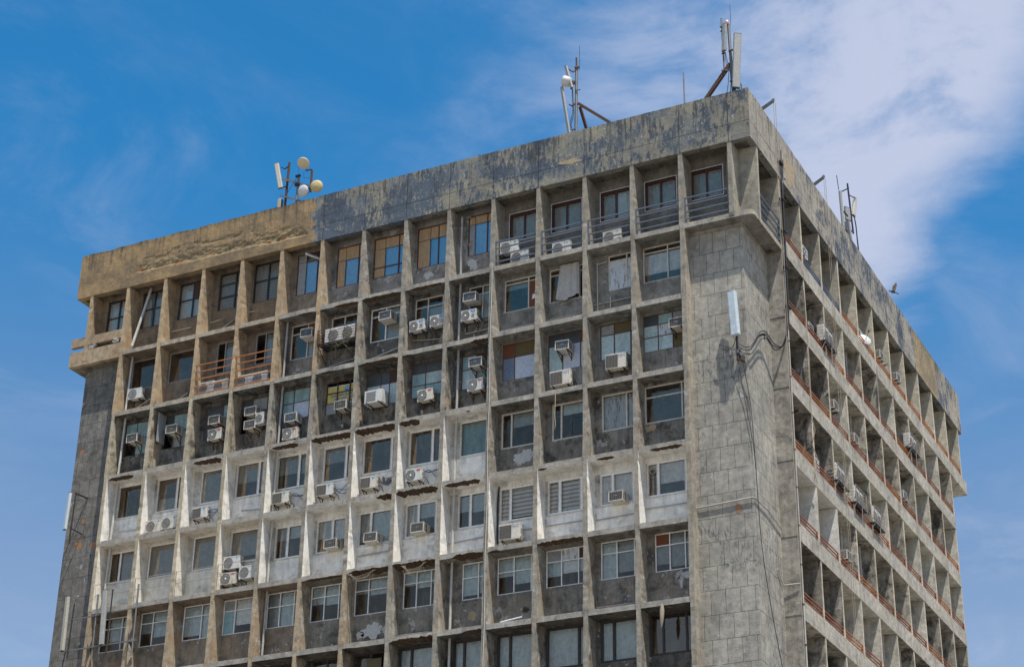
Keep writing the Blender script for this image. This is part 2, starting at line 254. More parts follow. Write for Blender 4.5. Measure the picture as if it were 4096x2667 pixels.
# ---------------------------------------------------------------- mesh builder
DEF_T=(.25,.24,.22); DEF_F=(.25,.05,.05)
class MB:
    def __init__(s,up=True): s.v=[];s.f=[];s.m=[];s.t=[];s.x=[];s.mats=[];s.up=up;s.smooth=[];s.col=False
    def mi(s,m):
        if m not in s.mats: s.mats.append(m)
        return s.mats.index(m)
    def face(s,vs,m,t=DEF_T,x=DEF_F,sm=False):
        b=len(s.v); s.v+=[tuple(p) for p in vs]; s.f.append(tuple(range(b,b+len(vs)))); s.m.append(s.mi(m)); s.t.append(t); s.x.append(x); s.smooth.append(sm)
    def mesh(s,vs,fs,m,t=DEF_T,x=DEF_F,sm=False):
        b=len(s.v); s.v+=[tuple(p) for p in vs]
        for f in fs: s.f.append(tuple(b+i for i in f)); s.m.append(s.mi(m)); s.t.append(t); s.x.append(x); s.smooth.append(sm)
    def box(s,x0,x1,y0,y1,z0,z1,m,t=DEF_T,x=DEF_F,skip=''):
        v=[(x0,y0,z0),(x1,y0,z0),(x1,y1,z0),(x0,y1,z0),(x0,y0,z1),(x1,y0,z1),(x1,y1,z1),(x0,y1,z1)]
        F={'b':(0,3,2,1),'t':(4,5,6,7),'f':(0,1,5,4),'k':(2,3,7,6),'r':(1,2,6,5),'l':(3,0,4,7)}
        s.mesh(v,[F[k] for k in F if k not in skip],m,t,x)
    def cbox(s,x0,x1,y0,y1,z0,z1,m,c=.02):
        bm=bmesh.new(); bmesh.ops.create_cube(bm,size=1)
        for v in bm.verts: v.co=Vector(((x0+x1)/2+v.co.x*(x1-x0),(y0+y1)/2+v.co.y*(y1-y0),(z0+z1)/2+v.co.z*(z1-z0)))
        bmesh.ops.bevel(bm,geom=bm.edges[:],offset=c,segments=2,profile=.6,affect='EDGES')
        bm.verts.index_update(); s.mesh([v.co[:] for v in bm.verts],[[v.index for v in f.verts] for f in bm.faces],m); bm.free()
    def bar(s,a,b,w,h,m,t=DEF_T,x=DEF_F):
        a=Vector(a);b=Vector(b);d=(b-a).normalized(); up=Vector((0,0,1)) if abs(d.z)<.95 else Vector((0,1,0)); r=d.cross(up).normalized(); u=r.cross(d).normalized()
        v=[p+r*i*w/2+u*j*h/2 for p in (a,b) for i,j in ((-1,-1),(1,-1),(1,1),(-1,1))]
        s.mesh(v,[(0,1,2,3),(7,6,5,4),(0,4,5,1),(1,5,6,2),(2,6,7,3),(3,7,4,0)],m,t,x)
    def tube(s,pts,r,m,n=8,r2=None):
        pts=[Vector(p) for p in pts]; rings=[]; k=len(pts)
        for i,p in enumerate(pts):
            d=(pts[min(i+1,k-1)]-pts[max(i-1,0)]).normalized(); up=Vector((0,0,1)) if abs(d.z)<.9 else Vector((0,1,0)); a=d.cross(up).normalized(); b=a.cross(d)
            rr=r if r2 is None else r+(r2-r)*i/(k-1)
            rings.append([p+(a*math.cos(q)+b*math.sin(q))*rr for q in [2*math.pi*j/n for j in range(n)]])
        v=[q for R in rings for q in R]; f=[]
        for i in range(k-1):
            for j in range(n): f.append((i*n+j,i*n+(j+1)%n,(i+1)*n+(j+1)%n,(i+1)*n+j))
        s.mesh(v,f,m,sm=True); s.face(list(reversed(rings[0])),m); s.face(rings[-1],m)
    def lathe(s,prof,c,axis,m,n=24,sm=True):
        "prof: (radius, along) list; axis direction"
        c=Vector(c);d=Vector(axis).normalized(); up=Vector((0,0,1)) if abs(d.z)<.9 else Vector((0,1,0)); a=d.cross(up).normalized(); b=a.cross(d)
        v=[c+d*z+(a*math.cos(q)+b*math.sin(q))*max(r,1e-4) for r,z in prof for q in [2*math.pi*j/n for j in range(n)]]
        f=[(i*n+j,i*n+(j+1)%n,(i+1)*n+(j+1)%n,(i+1)*n+j) for i in range(len(prof)-1) for j in range(n)]
        s.mesh(v,f,m,sm=sm)
    def disc(s,c,axis,r,m,n=24,r0=0): s.lathe([(r0,0),(r,0)],c,axis,m,n,False)
    def build(s,name,parent=None,loc=None):
        me=D.meshes.new(name); off=GZ if s.up else 0
        me.from_pydata([(x,y,z+off) for x,y,z in s.v],[],s.f)
        for m in s.mats: me.materials.append(MATS[m])
        me.polygons.foreach_set('material_index',s.m); me.polygons.foreach_set('use_smooth',s.smooth)
        if any(m in ('weathered_concrete','stone_cladding','parapet_render') for m in s.mats):
            for nm,src in (('tint',s.t),('fx',s.x)):
                a=me.color_attributes.new(nm,'FLOAT_COLOR','CORNER'); buf=[]
                for p,c in zip(me.polygons,src):
                    n=p.loop_total
                    if isinstance(c,list): 
                        for q in c: buf+=[*q,1]
                    else: buf+=[*c,1]*n
                a.data.foreach_set('color',buf)
        me.update(); o=D.objects.new(name,me); COL.objects.link(o)
        if parent: o.parent=parent
        if loc: o.location=loc
        return o
def empty(name,loc=(0,0,0),rz=0,rel=True):
    o=D.objects.new(name,None); COL.objects.link(o); o.location=(loc[0],loc[1],loc[2]+(GZ if rel else 0)); o.rotation_euler=(0,0,rz); o.empty_display_size=.2; return o
def tag(o,label,cat,group=None):
    o['label']=label; o['category']=cat
    if group: o['group']=group
    return o
def copy_tree(o,parent=None):
    c=o.copy(); COL.objects.link(c); c.parent=parent
    for ch in [x for x in D.objects if x.parent==o]: copy_tree(ch,c)
    return c
CONC='weathered_concrete'
def mul(c,k): return tuple(x*k for x in c)
def mixc(a,b,f): return tuple(x*(1-f)+y*f for x,y in zip(a,b))
# ---------------------------------------------------------------- ground and sky-side setting
g=MB(False); g.face([(-1500,-1500,0),(1500,-1500,0),(1500,1500,0),(-1500,1500,0)],'dusty_ground'); go=g.build('ground'); go['kind']='structure'
# ---------------------------------------------------------------- the tower
tower=empty('office_tower',(0,0,0),rel=False)
tag(tower,'weathered grey concrete office block with a deep grid of fins and ledges','building')
def cell(r,i):
    "paint and grime of the recess in storey r, bay i of the front"
    if r==0:
        if i>=10: return (.215,.165,.115),(.28,0,.35)
        if i==9: return (.25,.21,.165),(.25,.25,.3)
        if i>=5: return (.25,.24,.225),(.3,.45,.05)
        return (.185,.175,.155),(.22,.02,.0)
    if r==1:
        if i>=10: return (.19,.155,.125),(.3,.0,.25)
        if i>=9: return (.20,.185,.165),(.35,.15,.1)
        if i>=5: return (.165,.16,.15),(.5,.25,.12)
        return (.235,.228,.21),(.26,.2,.05)
    if r==2:
        if i>=5: return (.18,.174,.162),(.62,.12,.15)
        return (.235,.228,.21),(.36,.1,.05)
    if r==3:
        if i>=5: return (.84,.825,.79),(.2,.0,.14)
        return (.21,.20,.182),(.45,.22,.12)
    if r==4:
        if i>=10: return (.78,.74,.66),(.2,.0,.14)
        return (.84,.83,.80),(.2,.0,.14)
    if r==5:
        if i>=9: return (.25,.205,.16),(.28,.12,.3)
        return (.225,.21,.185),(.36,.38,.18)
    return (.12,.115,.105),(.5,.15,.1)
def fin_front(r,i):
    if r<=1 and i>=9: return (.42,.325,.215),(.12,.0,.35)
    if r>=5 and i>=8: return (.38,.31,.225),(.15,.1,.3)
    if i>=11: return (.42,.37,.28),(.15,.1,.2)
    return (.30,.28,.24),(.22,.22,.2)
def fin_side(r,i):
    t,f=cell(r,i); ff,x=fin_front(r,i+1)
    if r in(3,4) and t[0]>.5: return t,(f[0],f[1],f[2]+.05)
    return mul(mixc(t,ff,.72),1.12),(f[0]*.8,min(.6,f[1]+.28),f[2]+.25)
def storeys(i):
    return range(0 if i in(0,15) else 0, 1 if i in (0,15) else NROW)
# ---- front fins: one part per fin, widening a little towards every floor
for i in range(16):
    b=MB(); rows=[0] if i in(0,15) else range(NROW)
    for r in rows:
        z0=-r*H; z1=ZP if r==0 else -(r-1)*H; dep=(1.06 if (r==0 and i<=5) else DW)+.02
        if i==0: dep=.86
        tR=fin_side(r,i-1) if i>0 else ((.33,.31,.26),(.1,.1,.1)); tL=fin_side(r,min(i,14)); tF=fin_front(r,i)
        if i==1 and r>0: tR=((.34,.31,.26),(.15,.3,.2))
        if i==14 and r>0: tL=((.30,.27,.22),(.3,.1,.1))
        ns=20 if r<8 else 1; prev=None
        for k in range(ns+1):
            z=z0+(z1-z0)*k/ns; f=1-k/ns; hw=.095+.030*f**1.3
            if r>=8: hw=.11
            hr=hw if i!=1 else .115
            j=lambda s: noise.noise(Vector((i*3.1+s,z*2.3,r)))*.008+(-1 if s==7 else 1)*max(0,noise.noise(Vector((i*5.7+s*1.3,z*4.1,3)))-.36)*.08+noise.noise(Vector((i*2+s,z*13,1)))*.004
            cx=FX(i); P=[(cx-hw+j(0),-.02+j(3),z),(cx+hr+j(7),-.02+j(3),z),(cx+hr+.01,dep,z),(cx-hw-.01,dep,z)]
            if prev:
                b.face([prev[0],prev[1],P[1],P[0]],CONC,*tF); b.face([prev[1],prev[2],P[2],P[1]],CONC,*tR); b.face([prev[3],prev[0],P[0],P[3]],CONC,*tL); b.face([prev[2],prev[3],P[3],P[2]],CONC,*tL)
            elif r==rows[-1]: b.face([P[3],P[2],P[1],P[0]],CONC,*tF)
            prev=P
    if i==0: pass
    b.build('fin',tower)
# ---- side fins
rr=random.Random(3)
RC={}
for r in range(NROW):
    for i in range(12):
        q=rr.random()
        if r==0: c=((.46,.43,.36),(.1,.05,.08)) if i>=4 else ((.33,.31,.27),(.15,.05,.05))
        elif r==4 and i in(1,2): c=((.68,.67,.64),(.06,0,.05))
        elif r==4 and i==3: c=((.45,.43,.38),(.55,.1,.05))
        elif i<=2 and r in(1,2,3,5): c=((.27,.25,.22),(.55,.3,.08))
        elif q<.6: c=((.55,.53,.47),(.22,.05,.08))
        elif q<.8: c=((.44,.41,.35),(.4,.12,.1))
        else: c=((.36,.34,.29),(.5,.1,.1))
        RC[r,i]=c
for i in range(13):
    b=MB(); rows=[0] if i in(0,12) else range(NROW)
    for r in rows:
        z0=-r*H; z1=ZP if r==0 else -(r-1)*H
        tA=RC[r,max(i-1,0)]
        tE=((.50,.45,.36),(.1,.1,.15)) if i>1 else ((.40,.37,.31),(.1,.1,.1))
        if i==1 and r>0: tA=((.30,.285,.255),(.25,.12,.08))
        if i==0: tA=((.30,.285,.24),(.12,.06,.05))
        dep=.9 if i==0 else (DR if not(i==1 and r>0) else .78)
        ns=5 if r<10 else 1; prev=None
        for k in range(ns+1):
            z=z0+(z1-z0)*k/ns; hw=.085+.02*(1-k/ns); j=noise.noise(Vector((i*5.3,z*2.1,r+40)))*.014; cy=RY(i)
            P=[(.0+j,cy-hw,z),(.0+j,cy+hw,z),(-dep,cy+hw,z),(-dep,cy-hw,z)]
            if prev:
                b.face([prev[0],prev[1],P[1],P[0]],CONC,*tE); b.face([prev[3],prev[0],P[0],P[3]],CONC,*tA); b.face([prev[1],prev[2],P[2],P[1]],CONC,*tA)
                b.face([prev[2],prev[3],P[3],P[2]],CONC,*tA)
            prev=P
    b.build('fin',tower)
# ---- slabs. spalls: (slab, bay) -> list of (u0,u1,depth)
SP={(1,8):[(.35,.95,.5)],(1,7):[(0,.95,.6)],(1,6):[(.15,.9,.35)],(1,9):[(.5,.9,.3)],(2,7):[(.05,.95,.5)],(2,8):[(.1,.5,.3)],(2,5):[(.55,1,.6)],(2,6):[(0,.3,.3)],
 (3,13):[(.05,.7,.7)],(3,11):[(.2,.9,.8)],(3,9):[(.1,.75,.7)],(3,8):[(0,1,.95)],(3,7):[(0,1,1)],(3,6):[(0,.5,.9)],(3,5):[(.5,.6,.6),(.8,.87,.6)],
 (4,7):[(.6,1,1)],(4,6):[(0,.95,1)],(4,5):[(.08,.85,.7)],(4,3):[(0,.25,.3)],(4,2):[(.2,.6,.4)],(4,1):[(.25,.9,.5)],
 (5,8):[(.1,1,.4)],(5,7):[(.05,1,1)],(5,6):[(0,1,1)],(5,5):[(.3,1,.9)],(5,4):[(.05,.3,.6)],(5,3):[(.0,1,.6)],
 (6,6):[(.05,1,.9)],(6,5):[(.55,1,.8)],(6,7):[(0,.3,.3)],(7,4):[(.1,.5,.5)]}
def slab_front(b,k,xa,xb,ztop=.12):
    z=-(k-1)*H; n=int((xb-xa)/.07) if k<9 else int((xb-xa)/1.2); prev=None
    for s in range(n+1):
        x=xa+(xb-xa)*s/n; i=int(min(max((-x-C1)/WF,0),14.99)); u=1-((-x-C1)/WF-i); a=0
        for (u0,u1,dp) in SP.get((k,i),[]):
            if u0-.02<u<u1+.02:
                e=min(1,max(0,(u-u0)/.10),max(0,(u1-u)/.10)); a=max(a,dp*e*(.55+.75*abs(noise.noise(Vector((x*4.2,k*3.3,0))))+.35*noise.noise(Vector((x*17,k,5)))))
        a=max(0,min(1.1,a)); j=noise.noise(Vector((x*2.2,k*7.7,1)))*.007+noise.noise(Vector((x*9,k*7.7,1)))*.010
        t=cell(k,i); crumble=noise.noise(Vector((x*6,k*2.1,9)))*.012
        P=[(x,0,z+ztop+j*.6),(x,j*.4,z-.12+.155*a+j),(x,.30*a+.012,z-.12+.10*a+crumble),(x,.60*a+.03,z-.12),(x,3.0,z-.12),(x,3.0,z+ztop)]
        if prev:
            p,pa=prev; fr=((.34,.325,.295),(.2,.28,.15)) if i<10 or k>2 else ((.37,.33,.27),(.2,.2,.2))
            b.face([p[0],P[0],P[1],p[1]][::-1],CONC,*fr)
            brk='broken_concrete' if (a+pa)>.10 else CONC
            b.face([p[1],P[1],P[2],p[2]][::-1],brk,*t); b.face([p[2],P[2],P[3],p[3]][::-1],brk,*t)
            b.face([p[3],P[3],P[4],p[4]][::-1],CONC,*t); b.face([p[0],p[5],P[5],P[0]][::-1],CONC,*fr)
        prev=(P,a)
    for s,x in ((0,xa),(1,xb)):
        q=[(x,0,z+ztop),(x,3,z+ztop),(x,3,z-.12),(x,0,z-.12)]; b.face(q if s else q[::-1],CONC)
def beam_side(b,k,y0,y1,zb,zt,thick=True):
    "edge beam of the side facade plus its slab"
    z=-(k-1)*H; t=((.41,.385,.335),(.2,.5,.15)); n=max(1,int((y1-y0)/.25)); prev=None
    for s in range(n+1):
        y=y0+(y1-y0)*s/n; i=int(min(max((y-C2)/WR,0),11)); j=noise.noise(Vector((y*2.6,k*4.4,20)))*.014
        P=[(.02,y,z+zt+j),(.02+j*.3,y,z+zb+j*.6),(-.18,y,z+zb),(-3,y,z+zb),(-3,y,z+.12),(-.16,y,z+.12),(-.16,y,z+zt)]
        if prev:
            c=RC[min(k,12),i]
            for a in range(7):
                a2=(a+1)%7; b.face([prev[a],prev[a2],P[a2],P[a]][::-1],CONC,*(t if a in(0,5,6) else (c[0],(min(1,c[1][0]*1.1),c[1][1],c[1][2]))))
        prev=P
    for y,rev in ((y0,0),(y1,1)):
        q=[(.02,y,z+zt),(.02,y,z+zb),(-.18,y,z+zb),(-3,y,z+zb),(-3,y,z+.12),(-.16,y,z+.12),(-.16,y,z+zt)]; b.face(q if rev else q[::-1],CONC,*t)
for k in range(1,NROW+1):
    b=MB()
    if k>1: slab_front(b,k,FX(14),FX(1)); b.build('floor_slab',tower); b=MB(); beam_side(b,k,RY(1),RY(11),-.15,.67); b.build('edge_beam',tower)
    else:
        slab_front(b,1,FX(14)-.1,-.24)
        # rounded corner of the balcony slab
        R=.24; arc=[(-R+R*math.sin(a),R-R*math.cos(a)) for a in [math.pi/2*q/6 for q in range(7)]]
        pts=[(-.24,3.0),(-.24,0)]+arc[1:]+[(0,RY(1)),(-3,RY(1)),(-3,3.0)]
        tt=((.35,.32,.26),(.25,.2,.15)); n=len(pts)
        for q in range(n):
            a0,a1=pts[q],pts[(q+1)%n]; b.face([(*a0,-.12),(*a1,-.12),(*a1,.12),(*a0,.12)],CONC,*tt)
        # the flat faces as a fan split in convex pieces
        top=[(-.24,0)]+arc[1:]+[(0,3.0),(-.24,3.0)]
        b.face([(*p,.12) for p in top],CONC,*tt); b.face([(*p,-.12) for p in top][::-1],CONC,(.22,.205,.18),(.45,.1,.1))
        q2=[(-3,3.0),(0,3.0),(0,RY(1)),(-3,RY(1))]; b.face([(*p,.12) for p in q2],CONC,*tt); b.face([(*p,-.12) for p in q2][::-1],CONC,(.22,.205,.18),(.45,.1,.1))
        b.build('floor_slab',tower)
        b=MB(); beam_side(b,1,RY(1),LY,-.15,.67); b.build('edge_beam',tower)
# deep end of the top balcony (two beams with a slot) at the far end of the front
b=MB(); tb=((.40,.315,.215),(.22,.1,.45)); x0=-LX; x1=FX(14)-.1
b.box(x0,x1,-.01,.22,-.20,.64,CONC,*tb); b.box(x0,x1+.02,-.012,.20,.93,1.42,CONC,*tb)
b.box(x0,x1,.22,3.0,-.20,.12,CONC,(.20,.17,.13),(.4,0,.2)); b.box(x0,x0+.2,.22,3,.12,.64,CONC,*tb)
b.box(FX(15)-.12,FX(15)+.12,-.014,.2,.64,.93,CONC,*tb); b.build('edge_beam',tower)
b=MB()
for (ux,uw,zc) in ((.22,.42,.79),(1.75,.36,.83)):
    xx=FX(15)+ux
    for q in range(16): 
        a=random.random()*uw; s=.035+random.random()*.05; px=xx+a; pz=zc+random.uniform(-.10,.08); b.cbox(px-s,px+s,-.03+random.random()*.04,.12,pz-s*.8,pz+s*.8,'mortar',.02)
o=b.build('loose_mortar',tower)
# ---- parapet
def spall(x,z):
    if not(-34.2<x<-23.5): return 0
    u=(x+34.2)/10.7; n_=lambda f,k:noise.noise(Vector((x*f,k,0)))
    lo=.74-.22*u+.05*n_(1.1,0)+.03*n_(4,1); hi=1.78-.55*u*u+.22*n_(.8,3)+.16*n_(2.7,4)
    if u<.05: hi=lo+(hi-lo)*u/.05
    if u>.95: hi=lo+(hi-lo)*max(0,(1-u)/.05)
    zz=z-ZP; e=max(0,min(1,(zz-lo)/.05,(hi-zz)/.06))
    deep=max(0,min(1,(lo+.42+.25*n_(1.7,6)-zz)/.10))
    flake=1 if noise.noise(Vector((x*1.3,z*3.2,11)))>-.02 else .25
    return e*(.42*flake+.58*deep)
b=MB(); nx=int(LX/.085); zs=[ZP+.10*q for q in range(27)]; zs[-1]=ZT; PV=[]; PT=[]
for a in range(nx+1):
    x=-LX+LX*a/nx
    for q,z in enumerate(zs):
        s=spall(x,z); y=-.04+s*(.075+.045*noise.noise(Vector((x*2.5,z*5.3,2)))+.03*noise.noise(Vector((x*8,z*10,2)))); zt_=z
        if q==len(zs)-1: 
            zt_+=noise.noise(Vector((x*1.7,0,0)))*.02+noise.noise(Vector((x*7,0,0)))*.018
            if x<-23: zt_+=noise.noise(Vector((x*.9,5,0)))*.09-.03
        if q==0: zt_+=noise.noise(Vector((x*2.1,8,0)))*.012
        PV.append((x,y,zt_)); PT.append((s,1.0 if (s>0 and noise.noise(Vector((x*1.1,z*5,7)))>.38 and (z-ZP)<.95-.02*(x+34)) else 0,0))
nz=len(zs); fs=[]; base=len(b.v); b.v+=PV
for a in range(nx):
    for q in range(nz-1):
        f=(a*nz+q,(a+1)*nz+q,(a+1)*nz+q+1,a*nz+q+1); b.f.append(f); b.m.append(b.mi('parapet_render')); b.t.append(DEF_T); b.x.append([PT[w] for w in f]); b.smooth.append(False)
    p=PV[a*nz+nz-1];q_=PV[(a+1)*nz+nz-1]; b.face([p,q_,(q_[0],.28,q_[2]),(p[0],.28,p[2])],'parapet_render',x=(0,0,0))
    p=PV[a*nz];q_=PV[(a+1)*nz]; b.face([(p[0],.28,ZP),(q_[0],.28,ZP),q_,p],'parapet_render',x=(0,0,0))
b.box(-LX,0,.28,.30,ZP,ZT-.05,'parapet_render',x=(0,0,0)); b.face([(-LX,-.04,ZP),(-LX,.3,ZP),(-LX,.3,ZT-.02),(-LX,-.04,ZT)][::-1],'parapet_render',x=(0,0,0))
b.build('parapet',tower)
b=MB(); ny=int(LY/.25); z5=[ZP,ZP+.9,ZP+1.8,ZT]; prev=None
for a in range(ny+1):
    y=-.04+(LY+.04)*a/ny; top=ZT+noise.noise(Vector((y*1.3,3,3)))*.03+noise.noise(Vector((y*5,3,3)))*.015; bo=ZP+noise.noise(Vector((y*1.9,9,3)))*.015
    P=[(.04,y,bo),(.04,y,ZP+1.3),(.04,y,top),(-.28,y,top),(-.28,y,bo)]
    if a==0: P=[(x,y,z) for (x,_,z) in P]
    if prev:
        for q in range(5): b.face([prev[q],P[q],P[(q+1)%5],prev[(q+1)%5]],'parapet_render',x=(0,0,0))
    prev=P
for y in (-.04,LY): b.face([(.04,y,ZP),(.04,y,ZT),(0 if y<0 else -.28,y,ZT),(0 if y<0 else -.28,y,ZP)],'parapet_render',x=(0,0,0))
b.build('parapet',tower)
# rear and far-side parapets, roof deck, ceiling of the top storey
b=MB(); b.box(-LX,-.28,LY-.3,LY,ZP,ZT-.01,'parapet_render',x=(0,0,0)); b.box(-LX+.001,-LX+.3,.3,LY-.3,ZP,ZT-.01,'parapet_render',x=(0,0,0)); b.build('parapet',tower)
b=MB(); b.box(-LX+.3,-.28,.3,LY-.3,5.2,5.45,'roof_felt'); b.build('roof_deck',tower)
b=MB(); b.box(-LX+.3,-.28,.30,LY-.3,ZP+.16,ZP+.4,CONC,(.17,.155,.13),(.4,0,.1)); b.build('ceiling',tower)
b=MB()
for q in range(1,13): pass
# ---- pylons at the corners below the top storey, and the solid core
b=MB(); pt=((.325,.312,.28),(.02,.10,.08)); b.box(FX(1)-.0,-.76,.57,RY(1)-.04,-GZ,-.121,'stone_cladding',*pt); b.build('corner_pylon',tower)
b=MB(); pt2=((.17,.165,.155),(.25,.08,.06)); b.box(-LX+.76,FX(14)+.0,.57,RY(1)-.04,-GZ,-.201,'stone_cladding',*pt2); b.build('corner_pylon',tower)
b=MB(); b.box(FX(1)+.0,-.76,LY-RY(1)+.04,LY-.57,-GZ,-.16,'stone_cladding',*pt); b.build('corner_pylon',tower)
b=MB(); b.box(-LX+.9,-3.0,3.0,LY-3,-GZ,5.2,'interior_wall'); b.box(FX(0)+.0,-.9,.86,1.06,.12,ZP+.15,CONC,(.3,.28,.24),(.1,.05,.05)); b.box(-3,-.9,RY(11),LY-.6,.12,ZP+.15,CONC); b.box(-LX+.25,FX(15),.9,3,.12,ZP+.15,CONC,(.25,.2,.14),(.3,0,.3)); b.build('core',tower)
# ---- side infill wall (deep in the recesses)
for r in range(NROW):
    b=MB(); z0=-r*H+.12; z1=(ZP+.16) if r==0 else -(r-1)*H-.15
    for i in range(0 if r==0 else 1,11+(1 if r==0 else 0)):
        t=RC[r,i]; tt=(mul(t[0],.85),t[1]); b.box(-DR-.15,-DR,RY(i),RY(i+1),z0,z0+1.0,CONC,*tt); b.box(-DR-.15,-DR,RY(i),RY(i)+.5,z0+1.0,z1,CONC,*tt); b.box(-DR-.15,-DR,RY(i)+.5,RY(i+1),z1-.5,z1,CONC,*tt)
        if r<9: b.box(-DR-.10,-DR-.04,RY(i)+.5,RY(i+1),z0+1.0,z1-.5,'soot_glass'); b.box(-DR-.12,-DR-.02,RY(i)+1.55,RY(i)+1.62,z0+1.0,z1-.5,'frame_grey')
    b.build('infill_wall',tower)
# ---- windows of the front
WIN={}
def w(r,i,x0,x1,z0,z1,cols,tr=(),fr='frame_cream',fw=.05,fills=None,blind=None,gl='window_glass',y=None,trim=None): WIN[r,i]=dict(x0=x0,x1=x1,z0=z0,z1=z1,cols=cols,tr=tr,fr=fr,fw=fw,fills=fills or {},blind=blind,gl=gl,y=y,trim=trim)
HD=3.27
# top storey
w(0,14,.40,2.2,1.85,3.72,[.42,.3,.28],[.45],'frame_dark',.06,blind='blind_pale',gl='dark_glass')
w(0,13,.28,2.2,1.63,3.76,[.4,.32,.28],[.52],'frame_dark',.06,blind='curtain_grey',gl='dark_glass')
w(0,12,.26,2.2,1.64,3.76,[.45,.4,.15],[.52],'frame_dark',.06,fills={(1,1):'dark_board'},blind='blind_pale',gl='dark_glass')
w(0,11,.38,2.2,1.63,3.78,[.55,.45],[.36,.70],'frame_dark',.06,blind='louvre_blind',gl='clear_glass')
w(0,10,.12,2.2,1.62,3.86,[.42,.30,.28],[.55],'frame_dark',.06,blind='louvre_blind',gl='clear_glass')
w(0,9,.34,2.2,1.46,3.80,[.28,.36,.36],[.80],'frame_maroon',.05,gl='mirror_glass',blind={1:('sky_reflection_sheet',0),2:('sky_reflection_sheet',0)},fills={(0,0):'grey_board',(0,1):'grey_board'})
w(0,8,.31,2.2,1.40,3.66,[.26,.40,.34],[.66],'frame_maroon',.05,gl='mirror_glass',blind={1:('sky_reflection_sheet',0),2:('sky_reflection_sheet',0)},fills={(0,0):'tan_reflection_board',(0,1):'tan_reflection_board',(1,1):'tan_reflection_board',(2,1):'tan_reflection_board'})  # tan boards and blue sheets imitate what the panes would reflect
w(0,7,.04,2.2,1.42,3.67,[.30,.36,.34],[.26,.72],'frame_maroon',.06,gl='mirror_glass',blind={1:('sky_reflection_sheet',0),2:('sky_reflection_sheet',0)},fills={(0,0):'tan_reflection_board',(0,1):'tan_reflection_board',(0,2):'tan_reflection_board',(1,2):'tan_reflection_board',(2,2):'tan_reflection_board'})
w(0,6,.12,2.2,1.42,3.67,[.34,.22,.44],[.68],'frame_maroon',.05,gl='mirror_glass',blind={1:('sky_reflection_sheet',0),2:('sky_reflection_sheet',0)},fills={(0,0):'tan_reflection_board',(0,1):'tan_reflection_board',(1,1):'tan_reflection_board',(2,1):'tan_reflection_board'})
w(0,5,.54,2.2,1.46,3.67,[.22,.40,.38],[.78],'frame_maroon',.05,gl='mirror_glass',blind={1:('sky_reflection_sheet',0),2:('sky_reflection_sheet',0)},fills={(0,0):'grey_board',(0,1):'tan_reflection_board',(1,1):'tan_reflection_board',(2,1):'tan_reflection_board'})
for i,x0,zs in ((4,.27,1.90),(3,.11,1.85),(2,.26,1.85),(1,.12,1.86),(0,.0,1.86)):
    w(0,i,x0,x0+1.55,zs,3.39,[.48,.52],[],'frame_maroon',.08,y=1.10,trim='trim_white',blind={0:('curtain_grey',0),1:('blind_pale' if i==2 else 'curtain_grey',0)},gl='window_glass')
# second storey
w(1,13,.11,2.2,1.60,HD,[.70,.30],[],'frame_grey',.04,gl='dark_glass')
w(1,12,.06,2.2,1.56,HD,[1],[],'frame_grey',.05,gl='dark_glass')
w(1,11,.60,2.2,1.52,3.25,[.32,.68],[],'frame_grey',.05,fills={(0,0):'open'},blind={1:('curtain_grey',.1)},gl='dark_glass')
w(1,10,.56,2.2,1.56,HD,[.36,.64],[],'frame_grey',.05,fills={(0,0):'open'},blind={1:('curtain_grey',.0)},gl='dark_glass')
w(1,9,.28,2.2,1.37,HD,[.50,.50],[.74],'frame_cream',.05,fills={(1,1):'rust_board'},blind={1:('vertical_blind',0)},gl='dark_glass')
w(1,8,.21,2.2,1.40,3.24,[.38,.40,.22],[.70],'frame_cream',.06,gl='dark_glass')
w(1,7,.07,2.2,1.39,3.2,[.40,.42,.18],[.76],'frame_white',.06,blind={1:('vertical_blind',0)},gl='dark_glass')
w(1,6,.15,2.2,1.50,3.21,[.34,.40,.26],[.72],'frame_cream',.055,blind={1:('vertical_blind',0,.7)},gl='dark_glass')
w(1,5,.68,2.2,1.50,3.23,[.48,.52],[.74],'frame_cream',.055,blind={1:('vertical_blind',0)},gl='dark_glass')
w(1,4,.18,2.2,1.45,3.17,[.62,.38],[.86],'frame_cream',.06,fills={(1,0):'rust_board'},blind={0:('curtain_grey',.72,1)},gl='dark_glass')
w(1,3,.12,2.2,1.45,3.20,[.26,.48,.26],[.82],'frame_cream',.06,gl='dark_glass')
w(1,2,.72,2.2,1.45,3.26,[.62,.38],[.84],'frame_cream',.055,fills={(0,0):'streaked_sheet',(1,0):'streaked_sheet'},gl='window_glass')
w(1,1,.05,2.2,1.45,3.26,[.56,.44],[.84],'frame_cream',.055,blind={0:('blind_white',.24,.84),1:('blind_white',.24,.84)},gl='dark_glass')
# third storey: patched with boards and sheets
w(2,13,.14,2.2,1.39,3.2,[.34,.33,.33],[.5],'frame_rust',.035,fills={(0,1):'teal_sheet',(1,1):'teal_sheet',(2,1):'teal_sheet',(0,0):'open',(1,0):'teal_sheet',(2,0):'rust_board'})
w(2,12,.10,2.2,1.37,3.2,[.30,.42,.28],[.5],'frame_rust',.035,fills={(0,1):'soot_glass',(1,1):'teal_sheet',(0,0):'open',(1,0):'grey_board',(2,0):'teal_sheet',(2,1):'teal_sheet'})
w(2,11,.25,2.2,1.40,3.2,[.55,.45],[.6],'frame_rust',.04,fills={(0,1):'soot_glass',(1,1):'teal_sheet',(0,0):'soot_glass',(1,0):'soot_glass'})
w(2,10,.02,2.2,1.35,3.2,[.30,.40,.30],[.62],'frame_rust',.04,fills={(0,1):'soot_glass',(1,1):'grey_board',(0,0):'open',(1,0):'soot_glass',(2,0):'dark_board',(2,1):'soot_glass'})
